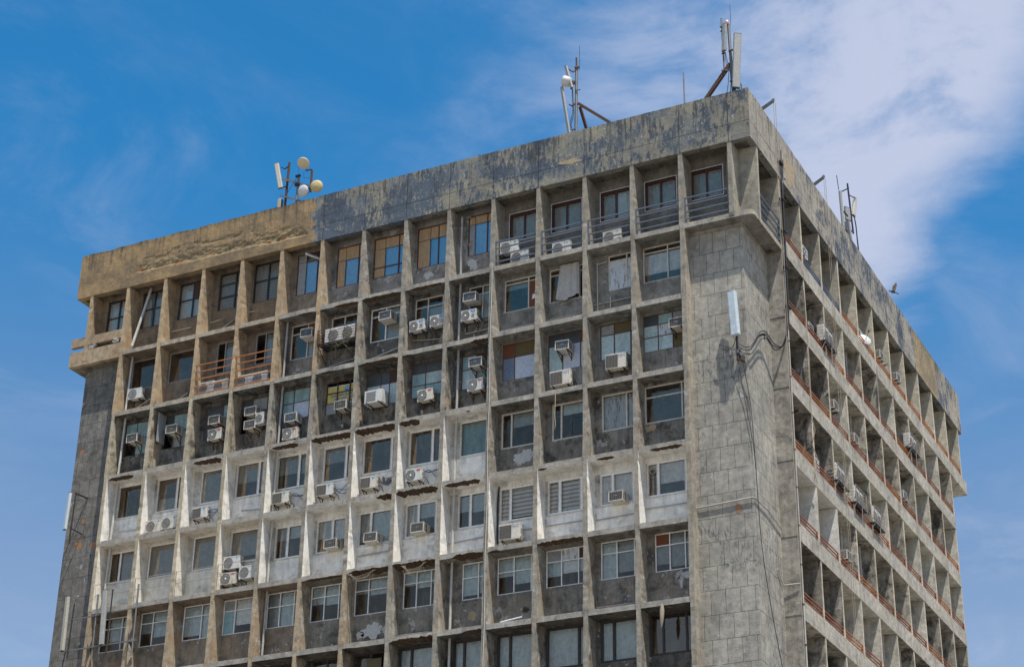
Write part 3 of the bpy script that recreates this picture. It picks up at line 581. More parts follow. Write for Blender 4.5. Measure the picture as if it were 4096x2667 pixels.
w(2,9,.06,2.2,1.62,3.25,[.30,.42,.28],[.55],'frame_rust',.04,fills={(0,1):'teal_sheet',(1,1):'teal_sheet',(0,0):'teal_sheet',(1,0):'lilac_sheet',(2,0):'rust_board',(2,1):'grey_board'})
w(2,8,.16,2.2,1.47,3.2,[.30,.34,.36],[.35,.66],'frame_rust',.035,fills={(c,t):'open' for c in range(3) for t in (1,2)}|{(0,0):'grey_board',(1,0):'grey_board',(2,0):'teal_sheet'})
w(2,7,.03,2.2,1.45,3.22,[.36,.22,.42],[.62],'frame_rust',.035,fills={(0,1):'soot_glass',(1,1):'soot_glass',(2,1):'dark_board',(0,0):'pale_teal_sheet',(1,0):'lilac_sheet',(2,0):'pale_teal_sheet'})
w(2,6,.10,2.2,1.46,3.26,[.36,.44,.20],[.35,.70],'frame_rust',.04,fills={(c,t):('soot_glass' if t==2 else 'teal_sheet') for c in range(3) for t in range(3)}|{(1,1):'pale_teal_sheet'})
w(2,5,.39,2.2,1.40,3.15,[.42,.34,.24],[.58],'frame_rust',.04,fills={(0,1):'teal_sheet',(0,0):'pale_teal_sheet',(1,0):'teal_sheet',(1,1):'dark_board',(2,0):'dark_board',(2,1):'rust_board'})
w(2,4,.14,2.2,1.41,3.29,[.30,.60,.10],[.62],'frame_rust',.035,fills={(0,1):'rust_board',(1,1):'olive_board',(2,1):'olive_board',(0,0):'bluish_dirty',(1,0):'lilac_sheet',(2,0):'teal_sheet'})
w(2,3,.09,2.2,1.41,3.30,[.34,.42,.24],[.68],'frame_rust',.04,fills={(0,1):'soot_glass',(1,1):'soot_glass',(2,1):'rust_board',(0,0):'pale_teal_sheet',(1,0):'lilac_sheet',(2,0):'pale_teal_sheet'})
w(2,2,.29,2.2,1.48,3.26,[.36,.42,.22],[.70],'frame_rust',.05,fills={(0,1):'grey_board',(1,1):'olive_board',(2,1):'lilac_sheet',(0,0):'pale_teal_sheet',(1,0):'pale_teal_sheet',(2,0):'bluish_dirty'})
w(2,1,.0,2.2,1.44,3.27,[.32,.32,.36],[.40,.72],'frame_rust',.04,fills={(c,t):('pale_teal_sheet' if c<2 else 'olive_board') for c in range(3) for t in range(3)}|{(0,2):'soot_glass',(1,2):'teal_sheet',(2,2):'grey_board',(1,1):'streaked_sheet'})
# fourth storey
WH='frame_white'
w(3,13,.15,2.2,1.51,HD,[1],[],WH,.07,gl='dark_glass')
w(3,12,.14,2.2,1.48,HD,[.60,.40],[],WH,.08,gl='dark_glass',blind={0:('curtain_grey',0,.4),1:('blind_pale',.55)})
w(3,11,.40,2.2,1.50,HD,[.70,.30],[],WH,.08,blind={0:('curtain_grey',.0)},gl='dark_glass')
w(3,10,.07,2.2,1.47,HD,[.62,.38],[],WH,.08,blind={0:('curtain_grey',.45),1:('blind_pale',.15)},gl='dark_glass')
w(3,9,.03,2.2,1.50,HD,[.58,.42],[],WH,.08,blind={0:('curtain_grey',.45),1:('curtain_grey',.4)},gl='dark_glass')
w(3,8,.24,2.2,1.47,HD,[.65,.35],[],WH,.08,blind={0:('curtain_grey',.55)},gl='dark_glass')
w(3,7,.04,2.2,1.50,HD,[.72,.28],[],WH,.08,gl='dark_glass')
w(3,6,.13,2.2,1.50,HD,[.60,.40],[],WH,.08,gl='dark_glass')
w(3,5,.40,2.15,1.50,HD,[1],[],WH,.08,blind={0:('teal_sheet',.0)},gl='window_glass')
w(3,4,.14,2.2,1.52,HD,[.25,.75],[],'frame_cream',.08,blind={1:('curtain_grey',.6)},gl='window_glass')
w(3,3,.30,2.2,1.48,HD,[.24,.76],[],'frame_cream',.08,blind={1:('blind_pale',.7)},gl='window_glass')
w(3,2,.34,2.2,1.49,HD,[.64,.36],[],'frame_cream',.08,blind={0:('streaked_sheet',0),1:('streaked_sheet',0)},gl='window_glass')
w(3,1,.0,2.2,1.48,HD,[.80,.20],[.70],'frame_cream',.07,blind={1:('blind_pale',0)},gl='dark_glass')
# fifth storey
w(4,13,.10,2.2,1.63,3.24,[.30,.70],[],WH,.07,blind={1:('curtain_grey',.0)},gl='dark_glass')
w(4,12,.07,2.2,1.57,3.28,[1],[],WH,.06,blind={0:('curtain_grey',.0)},gl='dark_glass')
w(4,11,.30,2.2,1.59,3.30,[1],[],WH,.06,blind={0:('curtain_grey',.0)},gl='dark_glass')
w(4,10,.06,2.2,1.62,3.28,[.74,.26],[],WH,.07,blind={0:('curtain_grey',.2),1:('curtain_grey',.0)},gl='dark_glass')
w(4,9,.21,2.2,1.47,3.11,[.36,.64],[],WH,.08,blind={0:('curtain_grey',.6),1:('blind_pale',.62)},gl='dark_glass')
w(4,8,.12,2.2,1.44,3.09,[.42,.58],[],WH,.08,blind={0:('blind_pale',.45),1:('blind_white',.35)},gl='dark_glass')
w(4,7,.0,2.2,1.45,3.11,[.30,.70],[],WH,.08,blind={0:('curtain_grey',.1),1:('blind_pale',.0)},gl='window_glass')
w(4,6,.10,2.2,1.49,3.14,[.32,.44,.24],[],WH,.08,blind={0:('blind_pale',0),1:('blind_pale',.55),2:('blind_pale',.7)},gl='dark_glass')
w(4,5,.41,2.2,1.51,3.18,[.36,.64],[],WH,.08,blind={0:('blind_pale',.5),1:('blind_pale',.45)},gl='dark_glass')
w(4,4,.13,2.2,1.50,3.12,[.26,.60,.14],[],WH,.08,blind={0:('zebra_blind',.02),1:('zebra_blind',.08),2:('zebra_blind',0)},gl='clear_glass')
w(4,3,.11,2.2,1.48,3.08,[.28,.50,.22],[],WH,.09,blind={0:('zebra_blind',0),1:('zebra_blind',0),2:('zebra_blind',0)},gl='clear_glass')
w(4,2,.24,2.2,1.49,2.98,[.30,.50,.20],[],WH,.09,blind={0:('blind_white',0),1:('blind_white',.0),2:('blind_pale',.1)},gl='clear_glass')
w(4,1,.05,2.2,1.55,3.13,[.24,.60,.16],[],WH,.08,blind={1:('blind_white',.36),2:('blind_white',.4),0:('blind_pale',.8)},gl='dark_glass')
# sixth storey
for i,x0,cols,fl,bl in ((13,-.05,[.22,.36,.42],{},{1:('blind_pale',.3),2:('blind_pale',.3)}),(12,-.05,[.33,.42,.25],{},{0:('curtain_grey',.4),1:('blind_pale',.25),2:('blind_pale',.3)}),(11,.12,[.5,.5],{},{0:('blind_pale',.12),1:('blind_pale',.0)}),
  (10,.0,[.30,.46,.24],{(0,1):'grey_board',(0,0):'teal_sheet'},{1:('blind_white',.25),2:('blind_white',.3)}),(9,.04,[.33,.36,.31],{},{0:('curtain_grey',.0),1:('blind_pale',.0),2:('blind_pale',0)}),(8,.05,[.34,.36,.30],{},{0:('blind_pale',.5),1:('blind_pale',.45),2:('blind_pale',.5)}),
  (7,-.05,[.33,.46,.21],{},{0:('curtain_grey',.62),1:('blind_pale',.55),2:('blind_pale',.5)}),(6,.14,[.33,.36,.31],{},{0:('blind_pale',.65),1:('blind_pale',.55),2:('blind_pale',.6)}),(5,.74,[.55,.45],{},{0:('blind_pale',.12),1:('blind_pale',.15)}),
  (4,.09,[.38,.40,.22],{},{0:('blind_pale',.5),1:('blind_pale',.25),2:('blind_pale',.2)}),(3,.06,[.34,.38,.28],{(0,1):'grey_board',(1,1):'streaked_sheet',(2,1):'dark_board'},{0:('blind_pale',.3),1:('blind_white',.35),2:('blind_pale',.35)}),
  (2,.26,[.38,.42,.20],{},{0:('blind_pale',.0),1:('curtain_grey',.15),2:('curtain_grey',.2)}),(1,.36,[.36,.38,.26],{(0,1):'rust_board'},{0:('curtain_grey',.2),1:('curtain_grey',.1),2:('curtain_grey',.1)})):
    w(5,i,max(x0,.0),2.2,1.63,3.33,cols,[.68 if i not in(9,5,4) else .60],'frame_white',.045,fills=fl,blind=bl,gl='window_glass')
# seventh storey, dark frames
for i,x0,z0,cols in ((13,.1,1.5,[.5,.5]),(12,.1,1.5,[.5,.5]),(11,.2,1.5,[.4,.6]),(10,.1,1.5,[.5,.5]),(9,.1,1.5,[.4,.6]),(8,.1,1.5,[.5,.5]),(7,.1,1.5,[.45,.55]),(6,.05,1.5,[.30,.70]),(5,.38,1.5,[.30,.70]),(4,.14,1.5,[.30,.70]),(3,.08,1.5,[.72,.28]),(2,.22,1.5,[.30,.70]),(1,.05,1.53,[.28,.48,.24])):
    dark=i>=7 or i==1
    w(6,i,x0,2.2,z0,3.34,cols,[],'frame_dark',.10,blind=None if dark else {c:('blind_pale',.0) for c in range(len(cols))},gl='dark_glass' if dark else 'clear_glass',fills={(1,0):'open'} if i==7 else {})
def build_window(r,i,q):
    xl=FX(i+1)+.1; zf=-r*H; y=(q['y'] or DW)+.03; x0=xl+q['x0']; x1=xl+q['x1']; z0=zf+q['z0']; z1=zf+q['z1']; fw=q['fw']; fr=q['fr']; dp=.07
    b=MB(); pane=MB(); pan=MB(); bl=MB()
    b.box(x0,x1,y,y+dp,z0,z0+fw,fr); b.box(x0,x1,y,y+dp,z1-fw,z1,fr); b.box(x0,x0+fw,y,y+dp,z0+fw,z1-fw,fr); b.box(x1-fw,x1,y,y+dp,z0+fw,z1-fw,fr)
    cx=[x0]; 
    for c in q['cols']: cx.append(cx[-1]+(x1-x0)*c)
    cx[-1]=x1; tz=[z0]+[z0+(z1-z0)*t for t in q['tr']]+[z1]
    for n_,c in enumerate(cx[1:-1]): fw_=.012 if (q['gl']=='mirror_glass' and n_==0) else fw; b.box(c-fw_/2,c+fw_/2,y-.004,y+dp-.004,z0+fw,z1-fw,fr)
    for n_,t in enumerate(tz[1:-1]): fw_=.010 if (q['gl']=='mirror_glass' and n_==len(tz)-3) else fw; b.box(x0+fw,x1-fw,y+.003,y+dp-.01,t-fw_*.45,t+fw_*.45,fr)
    if fr=='frame_white' and fw>=.07:    # inner sash lips of the casements
        for a,c in zip(cx,cx[1:]): b.box(a+fw*.55,a+fw*.95,y-.012,y+.02,z0+fw,z1-fw,'frame_cream'); b.box(c-fw*.95,c-fw*.55,y-.012,y+.02,z0+fw,z1-fw,'frame_cream')
    for ci in range(len(cx)-1):
        mg=.005 if q['gl']=='mirror_glass' else fw*.5; xa=cx[ci]+mg; xb=cx[ci+1]-mg
        for ti in range(len(tz)-1):
            za=tz[ti]+mg; zb=tz[ti+1]-mg; f=q['fills'].get((ci,ti))
            if f=='open': continue
            if f:
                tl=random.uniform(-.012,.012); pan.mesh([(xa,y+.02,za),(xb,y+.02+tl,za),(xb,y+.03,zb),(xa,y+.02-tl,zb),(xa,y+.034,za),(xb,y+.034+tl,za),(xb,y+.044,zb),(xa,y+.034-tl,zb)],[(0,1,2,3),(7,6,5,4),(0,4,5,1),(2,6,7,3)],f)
            else: tl=random.uniform(-.004,.004); pane.face([(xa,y+.03,za),(xb,y+.03+tl,za),(xb,y+.03,zb),(xa,y+.03-tl,zb)],q['gl'])
        bd=q['blind']; 
        if isinstance(bd,str): bd={c:(bd,0) for c in range(len(cx)-1)}
        if bd and ci in bd:
            e=bd[ci]; lo=e[1]; hi=e[2] if len(e)>2 else 1; za=z0+fw+(z1-z0-2*fw)*lo; zb=z0+fw+(z1-z0-2*fw)*hi
            n=12; yy=[y+.12+.012*math.sin(k*1.9+i)+.006*math.sin(k*.7) for k in range(n+1)]
            for k in range(n):
                u0=xa+(xb-xa)*k/n; u1=xa+(xb-xa)*(k+1)/n; bl.face([(u0,yy[k],za),(u1,yy[k+1],za),(u1,yy[k+1],zb),(u0,yy[k],zb)],e[0],sm=True)
    if q['trim']:
        t=.045; yy=q['y']-.05-.004
        for a in ((x0-t,x1+t,z1,z1+t),(x0-t,x1+t,z0-t,z0),(x0-t,x0,z0,z1),(x1,x1+t,z0,z1)): b.box(a[0],a[1],yy,y+.02,a[2],a[3],q['trim'])
    o=b.build('window',tower)
    if pane.f: pane.build('pane',o)
    if pan.f: pan.build('panel',o)
    if bl.f: bl.build('blind',o)
for (r,i),q in WIN.items(): build_window(r,i,q)
# ---- front infill walls with their openings
for r in range(NROW):
    b=MB(); z0=-r*H+.12; z1=(ZP+.16) if r==0 else -(r-1)*H-.12
    for i in (range(15) if r==0 else range(1,14)):
        t=cell(r,i); y0=1.05 if (r==0 and i<5) else DW; y1=y0+.2; xa=FX(i+1); xb=FX(i); q=WIN.get((r,i))
        if not q: b.box(xa,xb,y0,y1,z0,z1,CONC,*t); continue
        xl=xa+.1; X0=xl+q['x0']; X1=min(xl+q['x1'],xb); S0=-r*H+q['z0']; S1=-r*H+q['z1']
        # sill wall as a finely divided face so that its plaster can be uneven
        b.box(xa,xb,y0,y1,z0,S0,CONC,*t)
        if z1-S1>.02: b.box(xa,xb,y0,y1,S1,z1,CONC,*t)
        if X0-xa>.01: b.box(xa,X0,y0+.0,y1,S0,S1,CONC,*(t if not(r in(3,4) and t[0][0]>.5) else ((.52,.50,.45),(.3,0,.2))))
        if xb-X1>.01: b.box(X1,xb,y0,y1,S0,S1,CONC,*t)
        if r in(3,4) and t[0][0]>.5: b.box(xl,xb-.1,y0-.03,y0,S0-.05,S0-.005,CONC,(.62,.6,.55),(.2,0,.1))
    b.build('infill_wall',tower)
# ---- rails
def rail(r,xs,zs,m,y=.05,th=.05,post=True,ret=False,name='balcony_rail'):
    b=MB(); zf=-r*H
    for z in zs: b.box(xs[0],xs[1],y,y+th,zf+z-th/2,zf+z+th/2,m)
    if post: b.box(xs[0]-.01,xs[0]+th-.01,y-.006,y+th+.006,zf+.10,zf+zs[-1]+th/2+.01,m)
    if post==2: b.box(xs[1]-th+.01,xs[1]+.01,y-.006,y+th+.006,zf+.10,zf+zs[-1]+th/2+.01,m)
    if ret:
        for z in zs: b.box(xs[0]+.01,xs[0]+.04,y+th,DW,zf+z-.015,zf+z+.015,m); b.box(xs[1]-.04,xs[1]-.01,y+th,DW,zf+z-.015,zf+z+.015,m)
    b.build(name,tower)
for i in range(5): rail(0,(FX(i+1)+.13,FX(i)-.11),(.37,.73,1.09,1.45),'rail_grey',th=.055)
for i in (10,11): rail(1,(FX(i+1)+.07,FX(i)-.06),(.18,.58,1.0,1.40,1.78),'rail_orange',y=.0,th=.05,post=2,ret=True)
for i in (13,12,11,10): rail(4,(FX(i+1)+.15 if i<13 else FX(14)-.0,FX(i)-.12),(.78,1.36),'thin_rail',y=-.0,th=.022)
def srail(r,i,zs,m,th=.045,x=-.03):
    b=MB(); zf=-r*H; y0=RY(i)+.09; y1=RY(i+1)-.09
    for z in zs: b.box(x-th,x,y0,y1,zf+z-th/2,zf+z+th/2,m)
    b.box(x-th-.005,x+.005,y1-th,y1,zf+min(zs)-.12,zf+zs[-1]+th/2,m)
    b.build('balcony_rail',tower)
srail(0,0,(.37,.73,1.09,1.45),'rail_grey',.05)
for r in range(0,9):
    for i in range(1,12 if r==0 else 11):
        grey=(r==0 and i in(2,3)); srail(r,i,(.79,.96,1.13),'rail_grey' if grey else ('rail_orange' if (r*7+i*3)%4==0 or (r==0 and i>4) else 'rail_brown'))
# ---- drain pipes
def pipe(pts,r=.055,m='pipe_white',name='drainpipe',cl=()):
    b=MB(); b.tube(pts,r,m,10)
    for z in cl: b.tube([(pts[0][0],pts[0][1],z-.02),(pts[0][0],pts[0][1],z+.02)],r*1.25,'pipe_grey',10)
    return b.build(name,tower)
for r in range(1,5): x=FX(14)+.40; zc=-(r-1)*H-.12; pipe([(x,.48,zc),(x,.45,zc-2),(x-.02,.42,-r*H+.12)],.06,cl=(zc-1.3,zc-2.4))
for r in range(1,6): x=FX(10)+.30; zc=-(r-1)*H-.12; pipe([(x,.52,zc),(x-.01,.5,-r*H+.12)],.055,'pipe_white' if r in(3,4) else 'pipe_grey',cl=(zc-1.9,))
for r in range(0,7): x=FX(6)+.46; zc=(ZP+.1 if r==0 else -(r-1)*H-.12); pipe([(x+.35,.7,zc-.35),(x,.5,zc-.40),(x,.5,-r*H+.12)] if r==0 else [(x,.52,zc),(x,.5,-r*H+.12)],.06,'pipe_grey' if r<3 else 'pipe_white',cl=(zc-1.9,))
pipe([(FX(14)+.92,.72,3.9),(FX(14)+.56,.12,.32)],.075,name='fallen_pipe')
pipe([(FX(10)+1.35,.1,3.35),(FX(10)+2.2,.55,3.0)],.06,name='fallen_pipe')
# thin white conduit up the front, another at the corner of the side facade
b=MB(); b.tube([(FX(5)+.03+.02*math.sin(k*1.3),-.06,.3-k*1.1) for k in range(26)],.022,'pipe_white',6); b.build('conduit',tower)
b=MB(); b.tube([(.06,RY(1)-.04,-.1-k*1.6) for k in range(20)],.035,'pipe_white',8)
for k in range(16): b.tube([(.06,RY(1)-.04,-1.2-k*1.75),(.06,RY(1)-.04,-1.26-k*1.75)],.05,'black_steel',8)
b.build('conduit',tower)
b=MB(); b.tube([(FX(1)+.1,.50,-13.35),(-.80,.50,-13.25),(-.70,.52,-13.3),(-.68,2.0,-13.32),(-.68,3.7,-13.6)],.03,'pipe_grey',6); b.build('conduit',tower)
b=MB(); b.tube([(-.70,3.0,-15.6),(-.70,3.66,-16.1),(.0,3.72,-16.1)],.025,'pipe_white',6); b.build('conduit',tower)
b=MB(); b.tube([(FX(1)+.1,.50,-21.1),(-.80,.50,-21.0)],.03,'pipe_grey',6); b.build('conduit',tower)
# small waste pipes lying along the sill walls
def wp(r,i,u0,u1,z0,z1,m='pipe_grey',up=True,y=.70):
    b=MB(); xl=FX(i+1)+.1; pts=[(xl+u0,y,-r*H+z0),(xl+u1,y,-r*H+z1)]
    if up: pts=[(xl+u0-.02,y,-r*H+z0+.3)]+pts
    b.tube(pts,.028,m,6); b.build('waste_pipe',tower)
for a in ((0,12,.1,1.3,1.0,1.0,'pipe_white',0),(0,11,.1,.7,1.0,1.05,'pipe_white',0),(0,11,.3,2.0,.25,1.1,'pipe_grey',0),(0,10,.05,.4,1.1,1.1,'pipe_white',0),(1,12,.6,1.5,.3,.75,'pipe_white',0),(1,13,.2,1.8,.25,.95,'pipe_white',0),
  (1,8,.3,2.2,.55,.75),(1,7,-.05,2.1,.42,.85,'pipe_white'),(1,6,.1,1.8,1.0,.75,'cord_tan',0),(1,5,.6,2.2,.75,.8),(1,4,.1,2.2,.52,.58),(1,3,.0,2.2,.55,.60),(1,2,.05,2.2,.85,.85),(4,4,.2,2.2,.95,.95,'pipe_grey',0),(4,3,.1,2.2,.95,.95),(4,2,.1,2.2,.85,.9),(4,1,.0,2.2,1.0,1.0,'pipe_grey',0),(4,7,.1,2.2,.95,1.0,'pipe_grey',0),
  (4,5,.05,2.2,.85,.95,'pipe_grey',0),(5,11,.1,2.0,.35,.35),(5,7,.0,2.1,.35,.32),(5,6,.05,2.1,.4,.4),(5,2,.1,2.1,.42,.42),(3,13,.5,1.8,.78,.72,'pipe_white',0),(3,10,.6,1.9,.75,.65,'pipe_grey',0)): wp(*a)
b=MB(); b.tube([(FX(3)+.3,.72,-H+3.0),(FX(3)+.32,.72,-H+.2)],.03,'pipe_white',6); b.tube([(FX(3)+.3,.72,-H+2.9),(FX(3)+.8,.72,-H+2.95)],.03,'pipe_white',6); b.tube([(FX(3)+.95,.72,-H+1.1),(FX(3)+.95,.72,-H+.35)],.028,'pipe_white',6); b.build('waste_pipe',tower)
# side facade pipes in the recesses
for r,i in ((1,4),(2,4),(4,4),(4,3),(5,5),(1,9),(2,8),(3,8),(6,5),(5,6),(3,9),(6,6)): b=MB(); b.tube([(-.62,RY(i+1)-.5,-r*H+.1),(-.62,RY(i+1)-.5,-(r-1)*H-.15)],.07,'pipe_grey',8); b.build('drainpipe',tower)
# ---- plaster patches, holes
def patch(c,ax,w_,h_,m,seed,name='plaster_patch',n=56,th=.006,rough=.6):
    b=MB(); P=[]
    for k in range(n):
        a=2*math.pi*k/n; rr=max(.35,1+rough*(1.3*noise.noise(Vector((math.cos(a)*1.3+seed,math.sin(a)*1.3,seed*1.7)))+.8*noise.noise(Vector((math.cos(a)*4+seed,math.sin(a)*4,seed*.7)))+.5*noise.noise(Vector((math.cos(a)*11,math.sin(a)*11,seed*.3))))); u=math.cos(a)*w_/2*rr; v=math.sin(a)*h_/2*rr
        P.append((c[0]+u,c[1],c[2]+v) if ax=='y' else (c[0],c[1]+u,c[2]+v))
    d=(0,-th,0) if ax=='y' else (th,0,0); Q=[(p[0]+d[0],p[1]+d[1],p[2]+d[2]) for p in P]
    b.face(Q if ax=='y' else Q,m)
    for k in range(n): b.face([P[k],P[(k+1)%n],Q[(k+1)%n],Q[k]],m)
    return b.build(name,tower)
for c,wd,hh,m,s in (((FX(8)+1.15,DW,-5*H+.85),1.1,.75,'white_plaster',1),((FX(8)+1.9,DW,-5*H+.75),.5,.5,'white_plaster',2),((FX(8)+.5,DW,-5*H+.72),.35,.35,'white_plaster',3),
  ((FX(8)+.14,.35,-5*H+1.6),.01,.01,'white_plaster',5),((FX(2)+1.9,DW,-5*H+1.35),.45,.35,'white_plaster',8),((FX(2)+1.62,DW,-5*H+1.1),.12,.6,'white_plaster',10),
  ((FX(5)+1.4,DW,-3*H+1.0),.9,.6,'white_plaster',21),((FX(6)+.95,DW,1.0),.5,.6,'white_plaster',11),((FX(7)+.9,DW,.95),.5,.35,'white_plaster',13),
  ((FX(2)+.35,DW,-3*H+1.25),.45,.3,'ochre_plaster',18),((FX(6)+1.4,DW,-5*H+.85),.5,.35,'ochre_plaster',19),((FX(5)+1.6,DW,-5*H+.8),.35,.22,'broken_concrete',20),((FX(8)+1.35,DW,-3*H+1.05),.14,.35,'brick_exposed',22),((FX(8)+1.6,DW,-3*H+.98),.35,.4,'grey_board',23)):
    if wd>.05: patch(c,'y',wd,hh,m,s,rough=.42)
patch((FX(4)+1.75,-.04,ZP+.98),'y',1.0,.26,'ochre_plaster',31,rough=.5); patch((.04,5.6,ZP+1.15),'x',1.2,1.5,'ochre_plaster',32,rough=.4)
for c,wd,hh,s in (((-36.3,.57,-10.05),.38,.5,41),((-35.35,.57,-10.2),.45,.35,42),((-36.2,.57,-8.85),.25,.22,43),((-36.85,.57,-5.0),.26,.32,44)): patch(c,'y',wd,hh,'brick_exposed',s,'brick_patch',rough=.38)
patch((-1.45,.57,-13.62),'y',.3,.42,'brick_exposed',45,'brick_patch',rough=.3)
# ================================================================ air conditioners
def text_mesh(s,size,m,name='lettering'):
    cu=D.curves.new(name,'FONT'); cu.body=s; cu.size=size; cu.align_x='CENTER'; cu.align_y='CENTER'; cu.extrude=.0015
    t=D.objects.new('t',cu); COL.objects.link(t); dg=bpy.context.evaluated_depsgraph_get(); me=D.meshes.new_from_object(t.evaluated_get(dg)); D.objects.remove(t); D.curves.remove(cu)
    me.name=name; me.materials.clear(); me.materials.append(MATS[m]); return me
def text_obj(s,size,m,parent,loc,name='lettering'):
    o=D.objects.new(name,text_mesh(s,size,m,name)); COL.objects.link(o); o.parent=parent; o.location=loc; o.rotation_euler=(math.pi/2,0,0); return o
def brackets(root,w_,d_,m='black_steel',drop=.32):
    for sx in(-1,1):
        b=MB(False); x=sx*w_*.36; b.bar((x,-.03,-.02),(x,d_,-.02),.035,.035,m); b.bar((x,.0,-.03),(x,d_,-.03-drop),.028,.028,m); b.bar((x,d_-.015,.02),(x,d_-.015,-.1-drop),.04,.02,m); b.build('bracket',root)
def grille_round(root,x,z,R,m='ac_grille_brown',hub='hub_white',hubr=.18,blades=None,rings=5):
    b=MB(False); b.lathe([(R*1.06,0),(R*1.06,-.012),(R,-.012),(R,.03),(0,.035)],(x,0,z),(0,1,0),m,28,False)
    for k in range(1,rings+1): rr_=R*k/(rings+.6); b.lathe([(rr_-.008,-.008),(rr_+.008,-.008),(rr_+.008,0),(rr_-.008,0),(rr_-.008,-.008)],(x,0,z),(0,1,0),'ac_wire',28,False)
    for k in range(8): a=math.pi*k/8; b.bar((x-R*math.cos(a),-.004,z-R*math.sin(a)),(x+R*math.cos(a),-.004,z+R*math.sin(a)),.007,.006,'ac_wire')
    if blades:
        for k in range(5):
            a=2*math.pi*k/5; c=[(x+rr_*math.cos(a+da),.012+dy,z+rr_*math.sin(a+da)) for rr_,da,dy in ((R*.2,-.3,0),(R*.9,-.1,.0),(R*.9,.55,.012),(R*.2,.5,.01))]; b.face(c,blades)
    if hub: b.lathe([(0,-.016),(R*hubr,-.014),(R*hubr*1.1,-.002)],(x,0,z),(0,1,0),hub,16)
    return b.build('fan_grille',root)
def condenser(kind,cream=False):
    "outdoor unit: front on y=0, body reaches back, x centred, z from 0"
    root=empty('split_air_conditioner',(0,0,0),rel=False); wd,ht,dp={'D':(.92,.62,.32),'M':(.82,.56,.30),'F':(.82,.58,.30),'Y':(.80,.58,.30),'Q':(.86,.58,.32),'P':(1.02,.72,.34),'S':(.5,.6,.3)}[kind]
    m='ac_cream' if (kind in 'P' or cream) else 'ac_white'
    b=MB(False); b.cbox(-wd/2,wd/2,.004,dp,0,ht,m,.018)
    b.box(-wd/2-.006,wd/2+.006,-.002,dp+.004,ht-.045,ht+.008,m)
    for k in range(5): b.box(wd/2-.002,wd/2+.003,dp*.35,dp*.85,ht*(.2+.11*k),ht*(.25+.11*k),'ac_grille')
    b.box(wd/2,wd/2+.03,.06,.16,ht*.12,ht*.38,m); b.build('casing',root)
    if kind=='D': grille_round(root,-wd*.17,ht*.5,.235,'ac_grille_brown',None,rings=6); g=MB(False); g.mesh([(wd*.30,-.004,ht*.80),(wd*.42,-.004,ht*.92),(wd*.30,-.004,ht*.92)],[(0,1,2)],'badge_teal'); g.build('badge',root)
    if kind=='M': grille_round(root,-wd*.19,ht*.48,.215,'ac_grille_brown','hub_white',.22); g=MB(False); g.box(wd*.16,wd*.42,-.006,.003,ht*.76,ht*.93,'badge_blue'); o=g.build('badge',root); text_obj('Midea',.055,'hub_white',o,(wd*.29,-.008,ht*.845)); g=MB(False); [g.box(wd*.2,wd*.4,-.001,.004,ht*(.2+.07*k),ht*(.225+.07*k),'ac_grille_brown') for k in range(6)]; g.build('vent',root)
    if kind=='F': grille_round(root,-wd*.17,ht*.5,.235,'ac_grille','hub_white',.2,'ac_grille_brown'); g=MB(False); g.box(wd*.22,wd*.42,-.005,.003,ht*.80,ht*.90,'badge_red'); g.build('badge',root)
    if kind=='Y': grille_round(root,-wd*.16,ht*.5,.23,'ac_grille',None,.2,'fan_yellow',rings=3)
    if kind=='S': grille_round(root,-wd*.08,ht*.5,.18,'ac_grille',None,.2,rings=4)
    if kind in 'QP':
        g=MB(False); x0,x1=(-wd*.46,wd*.10) if kind=='P' else (-wd*.46,wd*.12); g.box(x0,x1,-.004,.02,ht*.09,ht*.90,'ac_grille_brown')
        n=9
        for k in range(n+1): z=ht*.09+ht*.81*k/n; g.box(x0,x1,-.016,-.004,z-.006,z+.006,'ac_wire')
        for k in range(5): x=x0+(x1-x0)*k/4; g.box(x-.006,x+.006,-.014,-.004,ht*.09,ht*.90,'ac_wire')
        g.build('fan_grille',root)
        if kind=='P': text_obj('Panasonic',.085,'badge_blue',root,(wd*.29,-.004,ht*.82),'lettering')
        else: g=MB(False); g.mesh([(wd*.24,-.004,ht*.70),(wd*.40,-.004,ht*.92),(wd*.24,-.004,ht*.92)],[(0,1,2)],'badge_teal'); g.build('badge',root)
    root['w']=wd
    return root,wd,ht,dp
